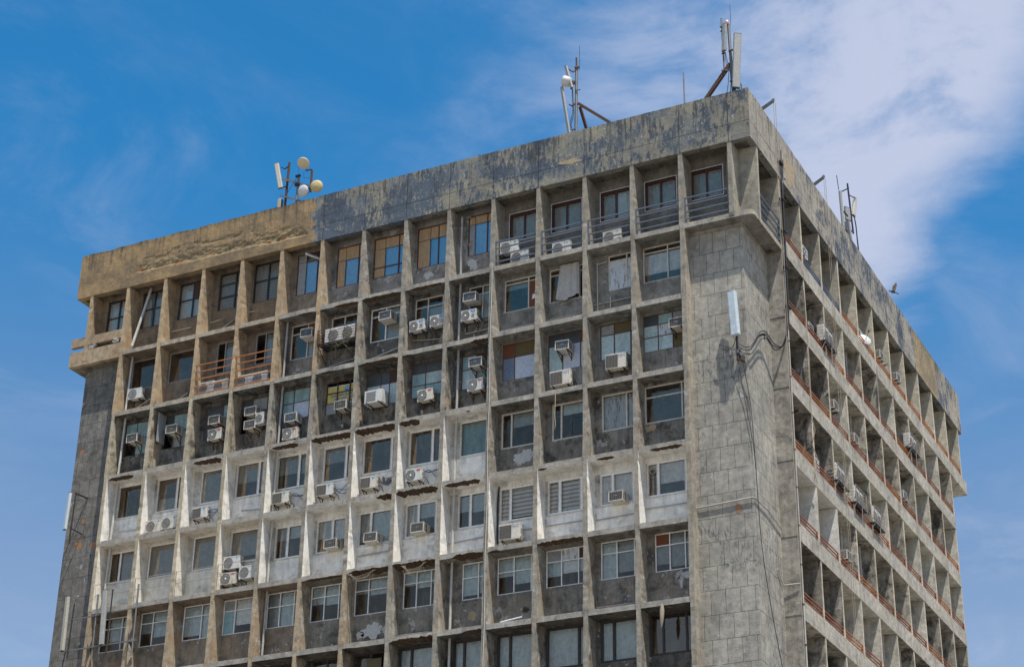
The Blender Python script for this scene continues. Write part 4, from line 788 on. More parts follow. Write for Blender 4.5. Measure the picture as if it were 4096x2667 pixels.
def window_ac(cream=False):
    root=empty('window_air_conditioner',(0,0,0),rel=False); wd,ht,dp=.68,.44,.62; m='ac_cream' if cream else 'ac_white'; b=MB(False); f=.035
    b.box(-wd/2,wd/2,.012,dp,0,ht,m,skip='f'); b.box(-wd/2,wd/2,0,.012,0,f,m); b.box(-wd/2,wd/2,0,.012,ht-f,ht,m); b.box(-wd/2,-wd/2+f,0,.012,f,ht-f,m); b.box(wd/2-f,wd/2,0,.012,f,ht-f,m); b.box(-wd/2-.008,wd/2+.008,-.006,dp*.5,ht,ht+.012,m); b.build('casing',root)
    g=MB(False); g.box(-wd/2+f,wd/2-f,.02,.05,f,ht-f,'ac_grille')
    for k in range(1,8): z=f+(ht-2*f)*k/8; g.box(-wd/2+f,wd/2-f,.006,.02,z-.005,z+.005,'ac_wire')
    for k in range(1,6): x=-wd/2+f+(wd-2*f)*k/6; g.box(x-.004,x+.004,.004,.02,f,ht-f,'ac_wire')
    g.box(-.07,.07,-.002,.008,ht*.5,ht*.6,'badge_blue' if not cream else 'ac_wire'); g.build('coil_grille',root)
    g=MB(False)
    for s in(-1,1):
        g=MB(False)
        g.box(s*wd/2-.003,s*wd/2+.003,.05,.32,f*1.5,ht-f*1.6,'ac_grille')
        for k in range(1,4): g.box(s*wd/2-.006,s*wd/2+.006,.05+.27*k/4-.006,.05+.27*k/4+.006,f*1.5,ht-f*1.6,m)
        for k in range(1,4): z=f*1.5+(ht-f*3.1)*k/4; g.box(s*wd/2-.007,s*wd/2+.007,.05,.32,z-.005,z+.005,m)
        g.build('side_vent',root)
    return root,wd,ht,dp
ORD=['first','second','third','fourth','fifth','sixth','seventh','eighth','ninth','tenth','eleventh','twelfth','thirteenth','fourteenth','fifteenth']
STO=['top','second','third','fourth','fifth','sixth','seventh','eighth']
def where(r,i): return '%s storey, %s bay from the corner'%(STO[r],ORD[i] if r==0 else ORD[i-1])
LOOK={'D':'pale round-grille condenser','M':'white condenser with blue badge','F':'white condenser with a white fan hub','Y':'condenser with a yellow fan','Q':'condenser with square dark grille','P':'large cream square-grille condenser','S':'small condenser seen side-on','W':'boxy window air conditioner'}
ACS=[('D',0,4,0.68,1.21,.35,'upper of two'),('D',0,4,1.26,0.53,.3,'lower of two'),('D',0,3,1.02,0.53,.35,''),('D',0,2,1.21,0.52,.35,''),('Y',1,13,0.90,1.15,.35,''),('D',1,11,0.60,0.60,.3,'nearer the far end'),('D',1,11,1.50,0.55,.3,'nearer the corner'),('D',1,10,0.47,0.54,.3,'nearer the far end'),('D',1,10,1.43,0.53,.3,'nearer the corner'),('W',1,9,1.61,2.45,.25,''),('W',1,7,1.31,2.42,.2,''),('M',1,6,0.65,1.54,.3,'nearer the far end'),('M',1,6,1.78,1.57,.3,'nearer the corner'),('W',1,5,1.11,2.42,.2,''),('M',1,5,1.03,1.50,.3,''),
 ('W',2,13,1.12,2.10,.25,''),('W',2,12,1.16,2.16,.25,''),('W',2,11,1.31,2.19,.25,''),('F',2,11,1.37,1.44,.35,''),('W',2,10,1.07,2.27,.25,'upper of two'),('W',2,10,1.08,1.54,.25,'lower of two'),('S',2,10,1.65,1.77,.25,''),('W',2,9,1.06,1.49,.25,''),('F',2,9,1.00,0.68,.35,''),('W',2,8,1.45,1.63,.25,''),('F',2,6,1.22,1.31,.35,''),('W',2,5,1.52,2.42,.2,''),('F',2,5,1.47,1.33,.35,''),('W',2,3,1.15,2.38,.2,''),('P',2,3,1.03,0.81,.3,''),('P',2,2,1.35,1.10,.3,''),('W',2,1,1.90,2.36,.2,''),
 ('D',3,12,0.62,0.58,.3,'nearer the far end'),('D',3,12,1.56,0.62,.3,'nearer the corner'),('Q',3,11,0.89,0.88,.35,''),('Q',3,9,0.72,0.91,.35,''),('Q',3,8,0.78,0.91,.35,''),('Q',3,7,0.77,0.88,.35,''),('F',3,6,0.80,0.84,.3,''),('D',4,10,0.66,1.50,.3,'upper of two'),('F',4,10,0.56,0.73,.3,''),('D',4,10,1.62,0.90,.3,'lower of two'),('W',4,8,1.36,1.63,.25,''),('W',4,7,1.09,1.62,.25,''),('W',4,6,1.14,1.71,.25,''),('P',4,4,1.01,0.79,.25,''),('W',4,2,1.33,1.63,.2,'')]
PROTO={}; used=set()
def get(kind,cream=False):
    key=(kind,cream)
    if key not in PROTO: PROTO[key]=window_ac(cream) if kind=='W' else condenser(kind,cream)
    return (copy_tree(PROTO[key][0]),)+PROTO[key][1:]
rnd=random.Random(11)
for kind,r,i,ux,z,y,ex in ACS:
    cream=(kind=='W' and (r in(2,4) and i not in(5,3,9))) or (kind in 'DFQ' and rnd.random()<.4)
    root,wd,ht,dp=get(kind,cream); yw=1.05 if(r==0 and i<5) else DW
    tl=rnd.uniform(-.03,.03); root.location=(FX(i+1)+ux,y,-r*H+z-ht/2+GZ); root.rotation_euler=(0,tl,rnd.uniform(-.04,.04)); root.scale=(1,1,1)
    lab='%s, %s%s'%(LOOK[kind],where(r,i),(', '+ex) if ex else '')
    tag(root,lab,'air conditioner','window air conditioners on the front' if kind=='W' else 'outdoor condenser units on the front')
    onfloor=(r,i) in((0,4),(0,3),(0,2),(1,11),(1,10)) and z<1
    hasw=not(r==1 and kind=='W')
    if kind!='W' and not (r==0):
        b=MB(False); g_=yw-y-.04; q0=rnd.uniform(-.1,.1); b.tube([(wd/2+.02,.12,ht*.25),(wd/2+.14,.2,ht*.1+q0),(wd/2+.20,g_*.8,-.05),(wd/2+.18+q0,g_,-.25),(wd/2+.05+q0,g_,-.34)],.017,'cable_black' if rnd.random()<.6 else 'pipe_grey',6); b.build('hose',root)
    if not onfloor and hasw and kind!='S': 
        if kind=='W' and r==4: continue
        if kind=='W' and r==2 and i in(12,13,9): brackets(root,wd,yw-y,'black_steel',.45)
        else: brackets(root,wd,yw-y,'rusty_steel' if rnd.random()<.5 else 'black_steel',.25)
# unseen duplicates removed: brackets were added after copying so each unit keeps its own pair
# large twin-fan unit in its rusty cage
def cage(loc,rz,wd,dd,hh,label,unit_label,double=True,m='rusty_steel',group='steel cages holding condensers'):
    root=empty('steel_cage',loc,rz); b=MB(False)
    for k in range(6): z=hh*k/5; b.bar((-wd/2,0,z),(wd/2,0,z),.016 if 0<k<5 else .03,.02,m)
    for s in(-1,1):
        for k in range(6): z=hh*k/5; b.bar((s*wd/2,0,z),(s*wd/2,dd,z),.014,.014,m)
        b.bar((s*wd/2,.0,0),(s*wd/2,dd,hh),.012,.012,m); b.bar((s*wd/2,0,-.01),(s*wd/2,0,hh+.01),.03,.03,m)
    for x in (-wd*.17,wd*.2): b.bar((x,0,0),(x,0,hh),.02,.02,m)
    b.build('rail',root); b=MB(False)
    for k in range(14): y=dd*k/13; b.bar((-wd/2,y,-.02),(wd/2,y,-.02),.022,.014,'black_steel')
    for x in (-wd*.45,-wd*.2,0,wd*.25,wd*.45): b.bar((x,0,-.04),(x,dd,-.04),.03,.03,'black_steel')
    b.build('platform',root)
    for s in(-1,.02,1):
        b=MB(False); b.bar((s*wd*.48,0,-.04),(s*wd*.48,.02 if s==.02 else dd-.03,-.95 if s==.02 else -.75),.03,.03,m); b.build('strut',root)
    tag(root,label,'cage',group)
    u=empty('split_air_conditioner',loc,rz); ww=wd*.82; hu=hh*1.12; b=MB(False); b.cbox(-ww/2,ww/2,.16,.16+.34,.0,hu,'ac_white',.02); b.build('casing',u)
    for s in((-1,1) if double else (-1,)):
        gg=grille_round(u,s*ww*.23,hu*.5,min(.27,hu*.40),'ac_grille_brown',None,rings=6); gg.location=(0,.155,0)
    g=MB(False); g.box(-ww*.43,-ww*.36,.15,.162,hu*.03,hu*.10,'badge_blue'); g.build('badge',u)
    tag(u,unit_label,'air conditioner','caged condensers'); u.location=(u.location[0]+(.12*math.cos(rz)),u.location[1]+.12*math.sin(rz),u.location[2]+.01)
    return root
cage((FX(9)+1.22,-.12,-H+1.42),0,2.15,.86,.74,'rusty steel cage with a weed growing out, second storey eighth bay','wide twin-fan condenser inside the rusty cage with the weed')
# weed in that cage
wr=empty('weed',(FX(9)+1.75,-.16,-H+1.25)); b=MB(False); rw=random.Random(5)
br_=[]
for k in range(7):
    p=Vector((rw.uniform(-.1,.3),0,0)); pts=[p]; dr=Vector((rw.uniform(-1.2,.4),-.15,rw.uniform(-.3,.8)))
    for q in range(5): dr+=Vector((rw.uniform(-.5,.4),rw.uniform(-.2,.2),rw.uniform(-.4,.5))); p=p+dr.normalized()*.15; pts.append(p)
    b.tube(pts,.012,'bark',5,.004); br_.append(pts)
b.build('stem',wr); b=MB(False)
for pts in br_:
    for p in pts[2:]:
        for q in range(7):
            c=p+Vector((rw.uniform(-.09,.09),rw.uniform(-.06,.06),rw.uniform(-.08,.08))); a=Vector((rw.uniform(-1,1),rw.uniform(-1,1),rw.uniform(-1,1))).normalized(); bb=a.cross(Vector((rw.random(),1,rw.random()))).normalized(); s=rw.uniform(.02,.045); b.face([c-a*s,c+bb*s*.5,c+a*s,c-bb*s*.5],'leaf_green')
b.build('leaves',wr); tag(wr,'straggly green weed with bare twigs growing through the rusty cage','plant')
# big boxy white cooler in the third storey
root=empty('air_cooler',(FX(8)+.97,.08,-2*H+1.30)); b=MB(False); b.cbox(-.48,.48,0,.62,0,.66,'ac_white',.025)
for k in range(7): b.box(-.36+.0,.12,-.004,.003,.10+.07*k,.13+.07*k,'ac_wire')
b.box(-.38,.14,-.003,.004,.08,.58,'ac_wire'); b.build('casing',root)
for k in range(2): b=MB(False); x=(-.3,.35)[k]; b.bar((x,-.12,-.02),(x,.72,-.02),.04,.04,'black_steel'); b.build('bracket',root)
tag(root,'big square white cooler box on arms, third storey seventh bay from the corner','air cooler')
# exhaust fan in the fifth-storey end window
root=empty('exhaust_fan',(FX(2)+.42,.80,-4*H+2.72)); grille_round(root,0,0,.14,'dish_cream','badge_dark',.35,'ac_grille',rings=0); tag(root,'small round exhaust fan set in the narrow pane of the corner bay window','exhaust fan')
# ---- units on the side facade (fronts face outwards, +x)
def side_unit(kind,x,y,z,label,cream=False,grp='air conditioners on the side facade',br=True):
    root,wd,ht,dp=get(kind,cream); root.location=(x,y,z-ht/2+GZ); root.rotation_euler=(0,0,math.pi/2); tag(root,label,'air conditioner',grp)
    if br: brackets(root,wd,max(.3,DR+x),'black_steel',.25)
side_unit('M',-.35,8.55,2.2,'white condenser with blue badge at the side facade top storey, third bay')
side_unit('D',-.30,17.2,1.62,'round-grille condenser beside the small dish, side facade top storey')
side_unit('W',-.10,20.5,1.84,'window air conditioner, side facade top storey, just past the small dish',True)
side_unit('W',-.10,23.7,1.89,'window air conditioner, side facade top storey, second past the small dish')
side_unit('W',-.25,8.45,-1.95,'window air conditioner, side facade second storey, second bay')
side_unit('W',-.05,11.05,-4.95,'window air conditioner, side facade third storey, third bay',True)
side_unit('W',-.05,14.2,-5.45,'window air conditioner, side facade third storey, fourth bay',True)
side_unit('D',-.25,7.9,-9.1,'condenser, side facade fourth storey, second bay by the caged units')
side_unit('W',-.05,11.55,-12.35,'window air conditioner, side facade fifth storey, third bay',True)
side_unit('W',-.15,23.2,-5.2,'window air conditioner, side facade third storey, seventh bay')
for k,(y,z,wh) in enumerate(((10.0,-2.35,'second storey near the corner'),(24.8,-2.2,'second storey far along'),(10.5,-9.3,'fourth storey, nearest of three in a row'),(13.3,-9.4,'fourth storey, middle of three in a row'),(16.3,-9.4,'fourth storey, farthest of three in a row'))):
    cage((.22,y,z+.05),math.pi/2,1.7,.45,.85,'black steel cage on the side facade, '+wh,'condenser inside the side facade cage, '+wh,m='thin_rail')
# small satellite dish
root=empty('satellite_dish',(-.05,17.15,1.0)); b=MB(False); b.lathe([(0,.05),(.15,.04),(.28,.01),(.38,-.05)],(0,0,.35),(.6,-.55,.35),'dish_white',24); b.build('reflector',root)
b=MB(False); b.tube([(0,0,.0),(0,0,.35)],.02,'black_steel',6); b.tube([(0,0,.2),(.3,-.3,.55)],.012,'black_steel',6); b.cbox(.27,.35,-.35,-.27,.52,.62,'badge_dark',.01); b.build('feed_arm',root)
tag(root,'small white satellite dish on the rail of the side facade top storey','satellite dish')
# ================================================================ antennas and rooftop
def panel(name,top,bot,wd,dp,m,label,cap='dish_rim',grp=None,yaw=0,rib=False):
    "sector antenna between two points; root at its lower end"
    top=Vector((top[0],top[1],top[2]+GZ)); bot=Vector((bot[0],bot[1],bot[2]+GZ)); L_=(top-bot).length; root=D.objects.new(name,None); COL.objects.link(root); root.location=bot
    zax=(top-bot).normalized(); xax=Vector((math.cos(yaw),math.sin(yaw),0)); yax=zax.cross(xax).normalized(); xax=yax.cross(zax); root.matrix_world=Matrix.Translation(bot)@Matrix((xax,yax,zax)).transposed().to_4x4()
    b=MB(False); rc=min(wd,dp)*.3; prof=[(-wd/2,0),(-wd/2,-dp+rc),(-wd/2+rc*.3,-dp+rc*.3),(-wd/2+rc,-dp),(wd/2-rc,-dp),(wd/2-rc*.3,-dp+rc*.3),(wd/2,-dp+rc),(wd/2,0)]
    P=[[(x,y,z) for x,y in prof] for z in (0,L_)]; k=len(prof); b.mesh(P[0]+P[1],[(q,(q+1)%k,k+(q+1)%k,k+q) for q in range(k)],m); b.build('radome',root)
    for z0,z1 in ((-.02,.006),(L_-.006,L_+.02)):
        b=MB(False)
        v=[(x*1.02,y*1.02,z) for z in (z0,z1) for x,y in prof]; b.mesh(v,[(q,(q+1)%k,k+(q+1)%k,k+q) for q in range(k)]+[tuple(range(k))[::-1],tuple(range(k,2*k))],cap); b.build('end_cap',root)
    for z in (L_*.12,L_*.88): b=MB(False); b.box(-wd*.2,wd*.2,0,.10,z-.03,z+.03,'galvanised'); b.build('clamp',root); tag(root,label,'antenna',grp); return root
def mast(name,label,poles,bars=(),extra=(),loc=None,cat='antenna mast'):
    loc=loc or poles[0][0]; root=empty(name,(loc[0],loc[1],loc[2])); off=Vector(loc)
    def rel(p): return Vector(p)-off
    for a,b_,r_,m in poles: b=MB(False); b.tube([rel(a),rel(b_)],r_,m,10); b.build('pole',root)
    for a,b_,w_,m in bars: b=MB(False); b.bar(rel(a),rel(b_),w_,w_,m); b.build('brace',root)
    for pts,r_,m in extra: b=MB(False); b.tube([rel(p) for p in pts],r_,m,6); b.build('cable',root)
    tag(root,label,cat); return root
def dish(loc,axis,R,depth,m,label,back='dish_rim',drum=False):
    root=empty('microwave_dish',loc); b=MB(False)
    if drum: b.lathe([(0,-.02),(R*.6,-.05),(R*.95,.0),(R,.04),(R,depth*.75),(R*.75,depth),(0,depth*1.1)],(0,0,0),tuple(-Vector(axis)),m,32)
    else: b.lathe([(0,-.055),(R*.55,-.035),(R*.97,.0),(R,.02),(R*.98,.06)],(0,0,0),tuple(-Vector(axis)),m,32)
    b.build('radome',root)
    if not drum: b=MB(False); b.lathe([(R*.985,.03),(R*.97,.09),(R*.6,.16),(R*.25,.24),(0,.25)],(0,0,0),tuple(-Vector(axis)),back,24); b.build('reflector',root)
    a=Vector(axis); b=MB(False); b.bar(-a*(.2 if not drum else depth),-a*(.38 if not drum else depth+.2),.14,.14,'black_steel'); b.build('mount',root)
    tag(root,label,'microwave dish'); return root
Gv='galvanised'; RS='rusty_steel'; BS='black_steel'
zb=5.45
# roof mast over the middle
mast('antenna_mast','tall galvanised mast with two dark braces on the roof above the front middle',[((-8.93,.6,zb),(-8.88,.6,10.6),.075,Gv),((-8.88,.6,10.5),(-8.89,.6,11.13),.045,RS),((-8.70,.55,10.3),(-8.70,.55,11.75),.012,BS)],
 [((-8.80,.62,8.45),(-6.6,.62,6.4),.12,'rusty_steel'),((-8.75,.7,8.3),(-8.5,2.4,5.45),.12,RS),((-9.25,.40,10.45),(-9.0,.45,10.22),.05,RS),((-9.0,.45,10.22),(-8.86,.55,10.42),.05,RS),((-9.22,.45,8.42),(-9.05,.5,8.28),.05,RS),((-9.05,.5,8.28),(-8.9,.55,8.5),.05,RS),((-9.2,.5,9.62),(-8.85,.6,9.66),.07,BS),((-8.95,.5,10.5),(-8.72,.6,10.52),.09,RS),((-8.9,.5,9.15),(-8.65,.55,9.17),.03,RS),((-8.9,.5,6.95),(-9.05,.5,6.95),.04,RS)],
 [([(-9.02,.45,9.25),(-8.98,.42,8.6),(-8.95,.42,7.8),(-9.1,.42,7.2),(-8.95,.45,6.4)],.02,'cable_black'),([(-9.05,.45,9.25),(-9.03,.42,8.5),(-9.0,.42,7.9),(-9.15,.42,7.3),(-9.1,.45,6.4)],.016,'cable_black')])
panel('sector_antenna',(-9.32,.38,10.60),(-9.02,.42,9.27),.16,.09,'antenna_grey','slanted grey panel antenna high on the braced middle mast',yaw=-.5)
panel('sector_antenna',(-9.54,.38,9.42),(-9.14,.42,6.60),.16,.09,'antenna_grey','long slanted panel antenna low on the braced middle mast',yaw=-.5)
dish((-9.52,.35,9.80),Vector((-.75,-.45,.1)).normalized(),.27,.42,'dish_white','white drum-shaped dish behind the panels of the middle mast',drum=True)
# corner mast
mast('antenna_mast','mast with a thick diagonal brace and orange beacon at the roof corner',[((-.86,.6,zb),(-.98,.6,10.62),.075,Gv),((-1.28,.6,7.95),(-1.32,.6,11.13),.045,Gv),((-.86,.58,10.6),(-.86,.58,11.75),.012,BS)],
 [((-2.75,.7,6.3),(-.98,.62,8.45),.16,'rusty_steel'),((-1.4,.55,8.15),(-.9,.55,8.05),.06,Gv),((-1.4,.55,10.62),(-.9,.58,10.55),.05,BS),((-1.36,.5,10.32),(-1.2,.5,10.34),.05,RS),((-1.34,.5,9.05),(-1.15,.5,9.05),.05,RS),((-1.0,.5,9.1),(-.75,.5,9.1),.06,RS),((-1.0,.5,7.4),(-.72,.5,7.35),.05,RS),((-.78,.5,5.5),(-.78,.5,7.0),.09,BS),((-.45,.7,5.5),(-.5,.6,7.2),.05,Gv)],
 [([(-1.15,.4,9.0),(-1.1,.4,8.3),(-1.0,.42,7.9),(-1.05,.42,7.3),(-1.2,.45,6.4)],.016,'cable_black'),([(-1.12,.4,9.0),(-1.02,.4,8.3),(-.93,.42,7.8),(-.92,.42,7.2),(-1.02,.45,6.4)],.016,'cable_black')])
panel('sector_antenna',(-1.07,.42,10.56),(-1.16,.42,9.08),.22,.12,'antenna_grey','short cylindrical panel antenna on the roof-corner mast',yaw=-.4)
panel('sector_antenna',(-.50,.40,9.78),(-.70,.40,6.86),.36,.16,'antenna_grey','tall broad panel antenna at the very roof corner',yaw=.55)
root=empty('warning_beacon',(-1.03,.56,10.62)); b=MB(False); b.lathe([(.09,0),(.10,.02),(.08,.06)],(0,0,0),(0,0,1),BS,16); b.build('base',root); b=MB(False); b.lathe([(.075,.06),(.075,.17)],(0,0,0),(0,0,1),'lens_orange',16); b.lathe([(.07,.17),(.06,.26),(0,.27)],(0,0,0),(0,0,1),'dish_white',16); b.build('lens',root); tag(root,'orange and white beacon on top of the roof-corner mast','beacon')
mast('lightning_rod','thin upright rod standing alone on the roof near the corner',[((-3.30,.6,zb),(-3.32,.6,8.63),.035,Gv)],[((-3.65,.6,6.55),(-3.3,.6,6.35),.04,RS)],cat='rod')
mast('vent_stub','tiny rusty stub poking over the parapet between the masts',[((-5.62,.4,zb),(-5.95,.4,6.75),.035,RS)],cat='pipe stub')
mast('vent_stub','short rusty bolt poking over the parapet mid front',[((-13.95,.2,6.3),(-13.95,.2,6.66),.035,RS)],cat='pipe stub')
# left roof cluster
mast('antenna_mast','rusty three-pole antenna frame over the brown end of the front',[((-25.52,.6,zb),(-25.42,.6,9.45),.065,RS),((-24.82,.6,zb),(-24.76,.6,8.45),.07,Gv),((-24.76,.6,8.4),(-24.82,.6,9.05),.012,RS),((-23.97,.6,7.30),(-23.97,.6,8.62),.06,RS)],
 [((-25.70,.5,8.46),(-23.92,.5,7.58),.09,Gv),((-25.75,.5,7.48),(-24.4,.5,6.8),.08,Gv),((-24.9,.52,7.9),(-24.65,.52,7.9),.14,BS),((-24.9,.52,8.42),(-24.62,.52,8.42),.10,BS),((-24.02,.48,7.45),(-23.7,.45,7.35),.09,BS),((-25.85,.5,9.22),(-25.62,.5,9.05),.05,BS),((-25.62,.5,9.05),(-25.42,.55,9.2),.05,BS),((-25.65,.5,7.95),(-25.4,.5,7.95),.05,BS),((-24.3,.5,8.62),(-23.95,.55,8.62),.06,RS)],
 [([(-24.8,.5,8.35),(-25.45,.5,7.35)],.012,'cable_black'),([(-25.7,.5,7.2),(-26.15,.5,6.5)],.012,'cable_black'),([(-24.4,.5,8.55),(-24.38,.5,8.2),(-24.0,.5,8.1)],.012,'cable_black')])
panel('sector_antenna',(-26.10,.45,9.42),(-25.72,.45,7.86),.24,.12,'antenna_cream','cream panel antenna leaning outward on the three-pole roof frame',yaw=.3)
dish((-24.38,.35,8.98),Vector((.05,-.55,-.80)).normalized(),.33,.1,'dish_cream','cream dish facing down, topmost on the three-pole frame')
dish((-24.25,.30,7.27),Vector((-.12,-.95,-.20)).normalized(),.33,.1,'dish_white','white round dish just behind the parapet edge')
dish((-23.42,.30,7.36),Vector((.35,-.90,-.15)).normalized(),.33,.1,'dish_yellow','yellow dish nearest the grey stretch of parapet')
root=empty('relay_box',(-25.75,.5,6.35)); b=MB(False); b.cbox(-.1,.12,-.1,.1,.2,.9,'antenna_cream',.04); b.build('casing',root); b=MB(False); [b.box(.12,.17,-.08,.08,.3+.1*k,.33+.1*k,BS) for k in range(6)]; b.build('heat_fin',root); tag(root,'small pale relay box clamped low on the three-pole frame','relay box')
# side roof mast
mast('antenna_mast','twin-pole antenna mast leaning over the side parapet',[((-.55,16.5,zb),(-.55,16.25,9.85),.09,'frame_grey'),((-.55,16.0,9.8),(-.55,15.8,10.6),.02,BS),((-.40,17.72,7.95),(-.40,17.28,10.85),.05,'badge_dark')],
 [((-.55,16.2,9.75),(-.4,17.45,10.65),.06,BS),((-.55,16.3,8.75),(-.4,16.9,8.6),.06,BS),((-.5,16.9,8.3),(-.5,17.5,5.6),.3,'frame_grey'),((-.5,16.3,7.7),(-.5,17.4,7.6),.05,BS),((-.45,17.1,7.55),(-.4,17.8,8.35),.05,BS),((-.4,17.4,10.2),(-.35,18.5,10.55),.04,BS)],
 [([(-.35,18.0,9.2),(-.3,18.05,8.6),(-.3,18.1,7.9),(-.3,18.3,6.5)],.02,'cable_black'),([(-.35,17.9,9.2),(-.3,17.95,8.5),(-.3,18.0,7.8),(-.3,18.1,6.5)],.02,'cable_black')])
panel('sector_antenna',(-.45,18.65,10.62),(-.45,18.05,9.22),.24,.12,'antenna_cream','cream panel antenna leaning out on the side roof mast',yaw=1.2)
panel('sector_antenna',(-.55,17.2,9.3),(-.55,17.25,8.55),.40,.12,'antenna_grey','short wide panel antenna low on the side roof mast',yaw=1.2)
# davits with hanging lines
for k,(a,c,lab) in enumerate((((-1.2,3.05,6.75),(.45,2.35,7.02),'steel davit beam jutting over the side parapet nearest the corner'),((-1.2,10.8,6.75),(.42,9.95,7.02),'steel davit beam jutting over the side parapet farther from the corner'))):
    root=empty('davit',a); o=Vector(a); d=Vector(c)-o; b=MB(False); b.bar((0,0,0),d,.09,.12,Gv); b.build('beam',root)
    b=MB(False); b.lathe([(.07,-.02),(.07,.02)],tuple(d+Vector((0,0,.06))),(0,1,0),BS,14); b.box(d.x-.04,d.x+.04,d.y-.03,d.y+.03,d.z-.05,d.z+.12,Gv); b.build('pulley',root)
    b=MB(False); b.tube([(.3,.0,.3),tuple(d+Vector((0,0,.1)))],.010,'cable_black',5); b.build('stay',root)
    b=MB(False); b.bar((.3,0,-1.3),(.3,0,.35),.06,.06,Gv); b.build('post',root); tag(root,lab,'davit','davits on the side roof')
    for dx,nm,zend in ((.0,'first',-20-k*3),(.06,'second',-17)):
        q=MB(); rr2=random.Random(k*5+int(dx*100)); q.tube([(c[0]+dx,c[1]+dx*1.5+rr2.uniform(-.02,.02),c[2]-.05-(c[2]-zend)*t/16) for t in range(17)],.011,'cord_tan',5); oo=q.build('hanging_line'); tag(oo,'%s thin rope hanging from the davit %s the corner'%(nm,'nearest' if k==0 else 'farther from'),'rope','ropes hanging down the side facade')
q=MB(); q.tube([(.12,6.4,-1.0),(.14,6.5,-4.5),(.10,6.45,-7.4),(.18,6.6,-8.0),(.08,6.4,-8.8),(.2,6.65,-9.4),(.1,6.5,-10.1),(.16,6.55,-10.6)],.022,'cord_tan',6); oo=q.build('frayed_rope'); tag(oo,'kinked frayed rope dangling across the third storey of the side facade','rope')
# pylon antenna with mount
panel('sector_antenna',(-1.18,.14,-3.80),(-1.08,.14,-5.88),.40,.20,'antenna_pale','pale blue panel antenna standing off the stone corner pylon',yaw=-.12,cap='antenna_pale')
root=empty('antenna_mount',(-1.12,.30,-7.0)); b=MB(False); b.tube([(0,0,0),(0,0,1.6)],.055,BS,10); b.build('pole',root); b=MB(False); b.bar((0,0,.3),(.0,.27,.3),.09,.14,RS); b.bar((.0,.0,.1),(.22,.27,.0),.06,.06,RS); b.bar((.02,-.02,.5),(.15,.27,.45),.05,.05,BS); b.box(.08,.25,.1,.27,.25,.55,'frame_grey'); b.box(-.07,.07,-.08,.05,.33,.5,'galvanised'); b.build('bracket',root); tag(root,'dark pole and bracket bolted to the pylon under the pale antenna','antenna mount')
q=MB(); rs=random.Random(2)
path=[(-1.05,.3,-6.35),(-.85,.35,-6.5),(-.62,.45,-6.52),(-.58,.9,-6.1),(-.55,1.6,-5.35),(-.52,2.15,-5.02),(-.5,2.45,-5.0),(-.42,3.1,-5.2),(-.25,3.55,-5.1),(-.05,3.72,-4.6),(.10,3.80,-3.6),(.12,3.86,-1.0),(.12,3.9,1.5),(.12,4.0,3.6)]
from mathutils import geometry
def smooth(pts,n=6):
    P=[Vector(p) for p in pts]; P=[P[0]]+P+[P[-1]]; out=[]
    for a in range(1,len(P)-2):
        for k in range(n):
            t=k/n; p0,p1,p2,p3=P[a-1:a+3]; out.append(.5*((2*p1)+(-p0+p2)*t+(2*p0-5*p1+4*p2-p3)*t*t+(-p0+3*p1-3*p2+p3)*t**3))
    out.append(P[-2]); return out
for k,(dy,dz,top) in enumerate(((0,0,5.35),(.10,-.10,4.9),(-.08,.06,3.9))):
    pp=[(x+.02*k,y+dy*(1 if y<3 else .7),z+(dz*1.6 if y<3.4 else 0)) for x,y,z in path]+[(.14+.02*k,4.05+.16*k,top)]; q.tube(smooth(pp),.026,'cable_black',7)
oo=q.build('cable_bundle'); tag(oo,'thick black cable bundle swagging from the pylon up the building corner','cables')
q=MB()
for z in (4.6,2.6,.9,-1.0,-3.0): q.box(.0,.2,3.74,4.16,z-.04,z+.04,BS)
q.bar((-.76,2.2,-5.05),(-.45,2.2,-5.05),.05,.05,BS); q.bar((-.5,2.2,-5.05),(-.5,2.2,-5.3),.04,.04,BS); oo=q.build('cable_clamp'); tag(oo,'black clamps pinning the cable bundle to the corner fin','clamps')
q=MB(); q.tube(smooth([(-1.15,.2,-6.0),(-1.35,.2,-6.4),(-1.9,.25,-6.1),(-1.75,.25,-6.35),(-1.3,.28,-6.45),(-.95,.3,-6.5)]),.018,'cable_black',6); q.tube(smooth([(-.95,.4,-7.0),(-.72,.52,-9),(-.62,.52,-11.5),(-.58,.9,-16),(-.50,2.8,-21)]),.016,'cable_black',5); q.tube(smooth([(-1.1,.4,-7.3),(-.9,.5,-9.2),(-.66,.50,-11.0),(-.6,.55,-13)]),.014,'cable_black',5); oo=q.build('loose_cable'); tag(oo,'thin loose cables trailing down the pylon below the antenna','cables')
# left pylon antennas
panel('sector_antenna',(-36.47,-.30,-7.58),(-36.51,-.30,-9.52),.24,.12,'antenna_pale','panel antenna standing off the far pylon edge against the sky',yaw=-.4,cap='badge_dark')
panel('sector_antenna',(-35.42,-.70,-13.28),(-35.36,-.70,-15.98),.24,.13,'antenna_cream','long panel antenna in front of the far pylon, on the pipe frame',yaw=-.3,cap='badge_dark')
panel('sector_antenna',(-33.13,-.75,-13.28),(-33.0,-.75,-15.98),.24,.13,'antenna_grey','white panel antenna before the end window, on the pipe frame',yaw=.1,cap='badge_dark')
mast('antenna_mount','dark arms holding the antenna at the far pylon edge',[((-36.35,-.12,-10.2),(-36.30,-.12,-7.5),.04,BS)],[((-36.3,-.12,-7.55),(-36.1,.57,-7.6),.07,BS),((-36.35,-.12,-9.4),(-36.2,.57,-9.5),.05,BS),((-36.1,.57,-7.8),(-36.3,-.1,-8.6),.03,RS)])
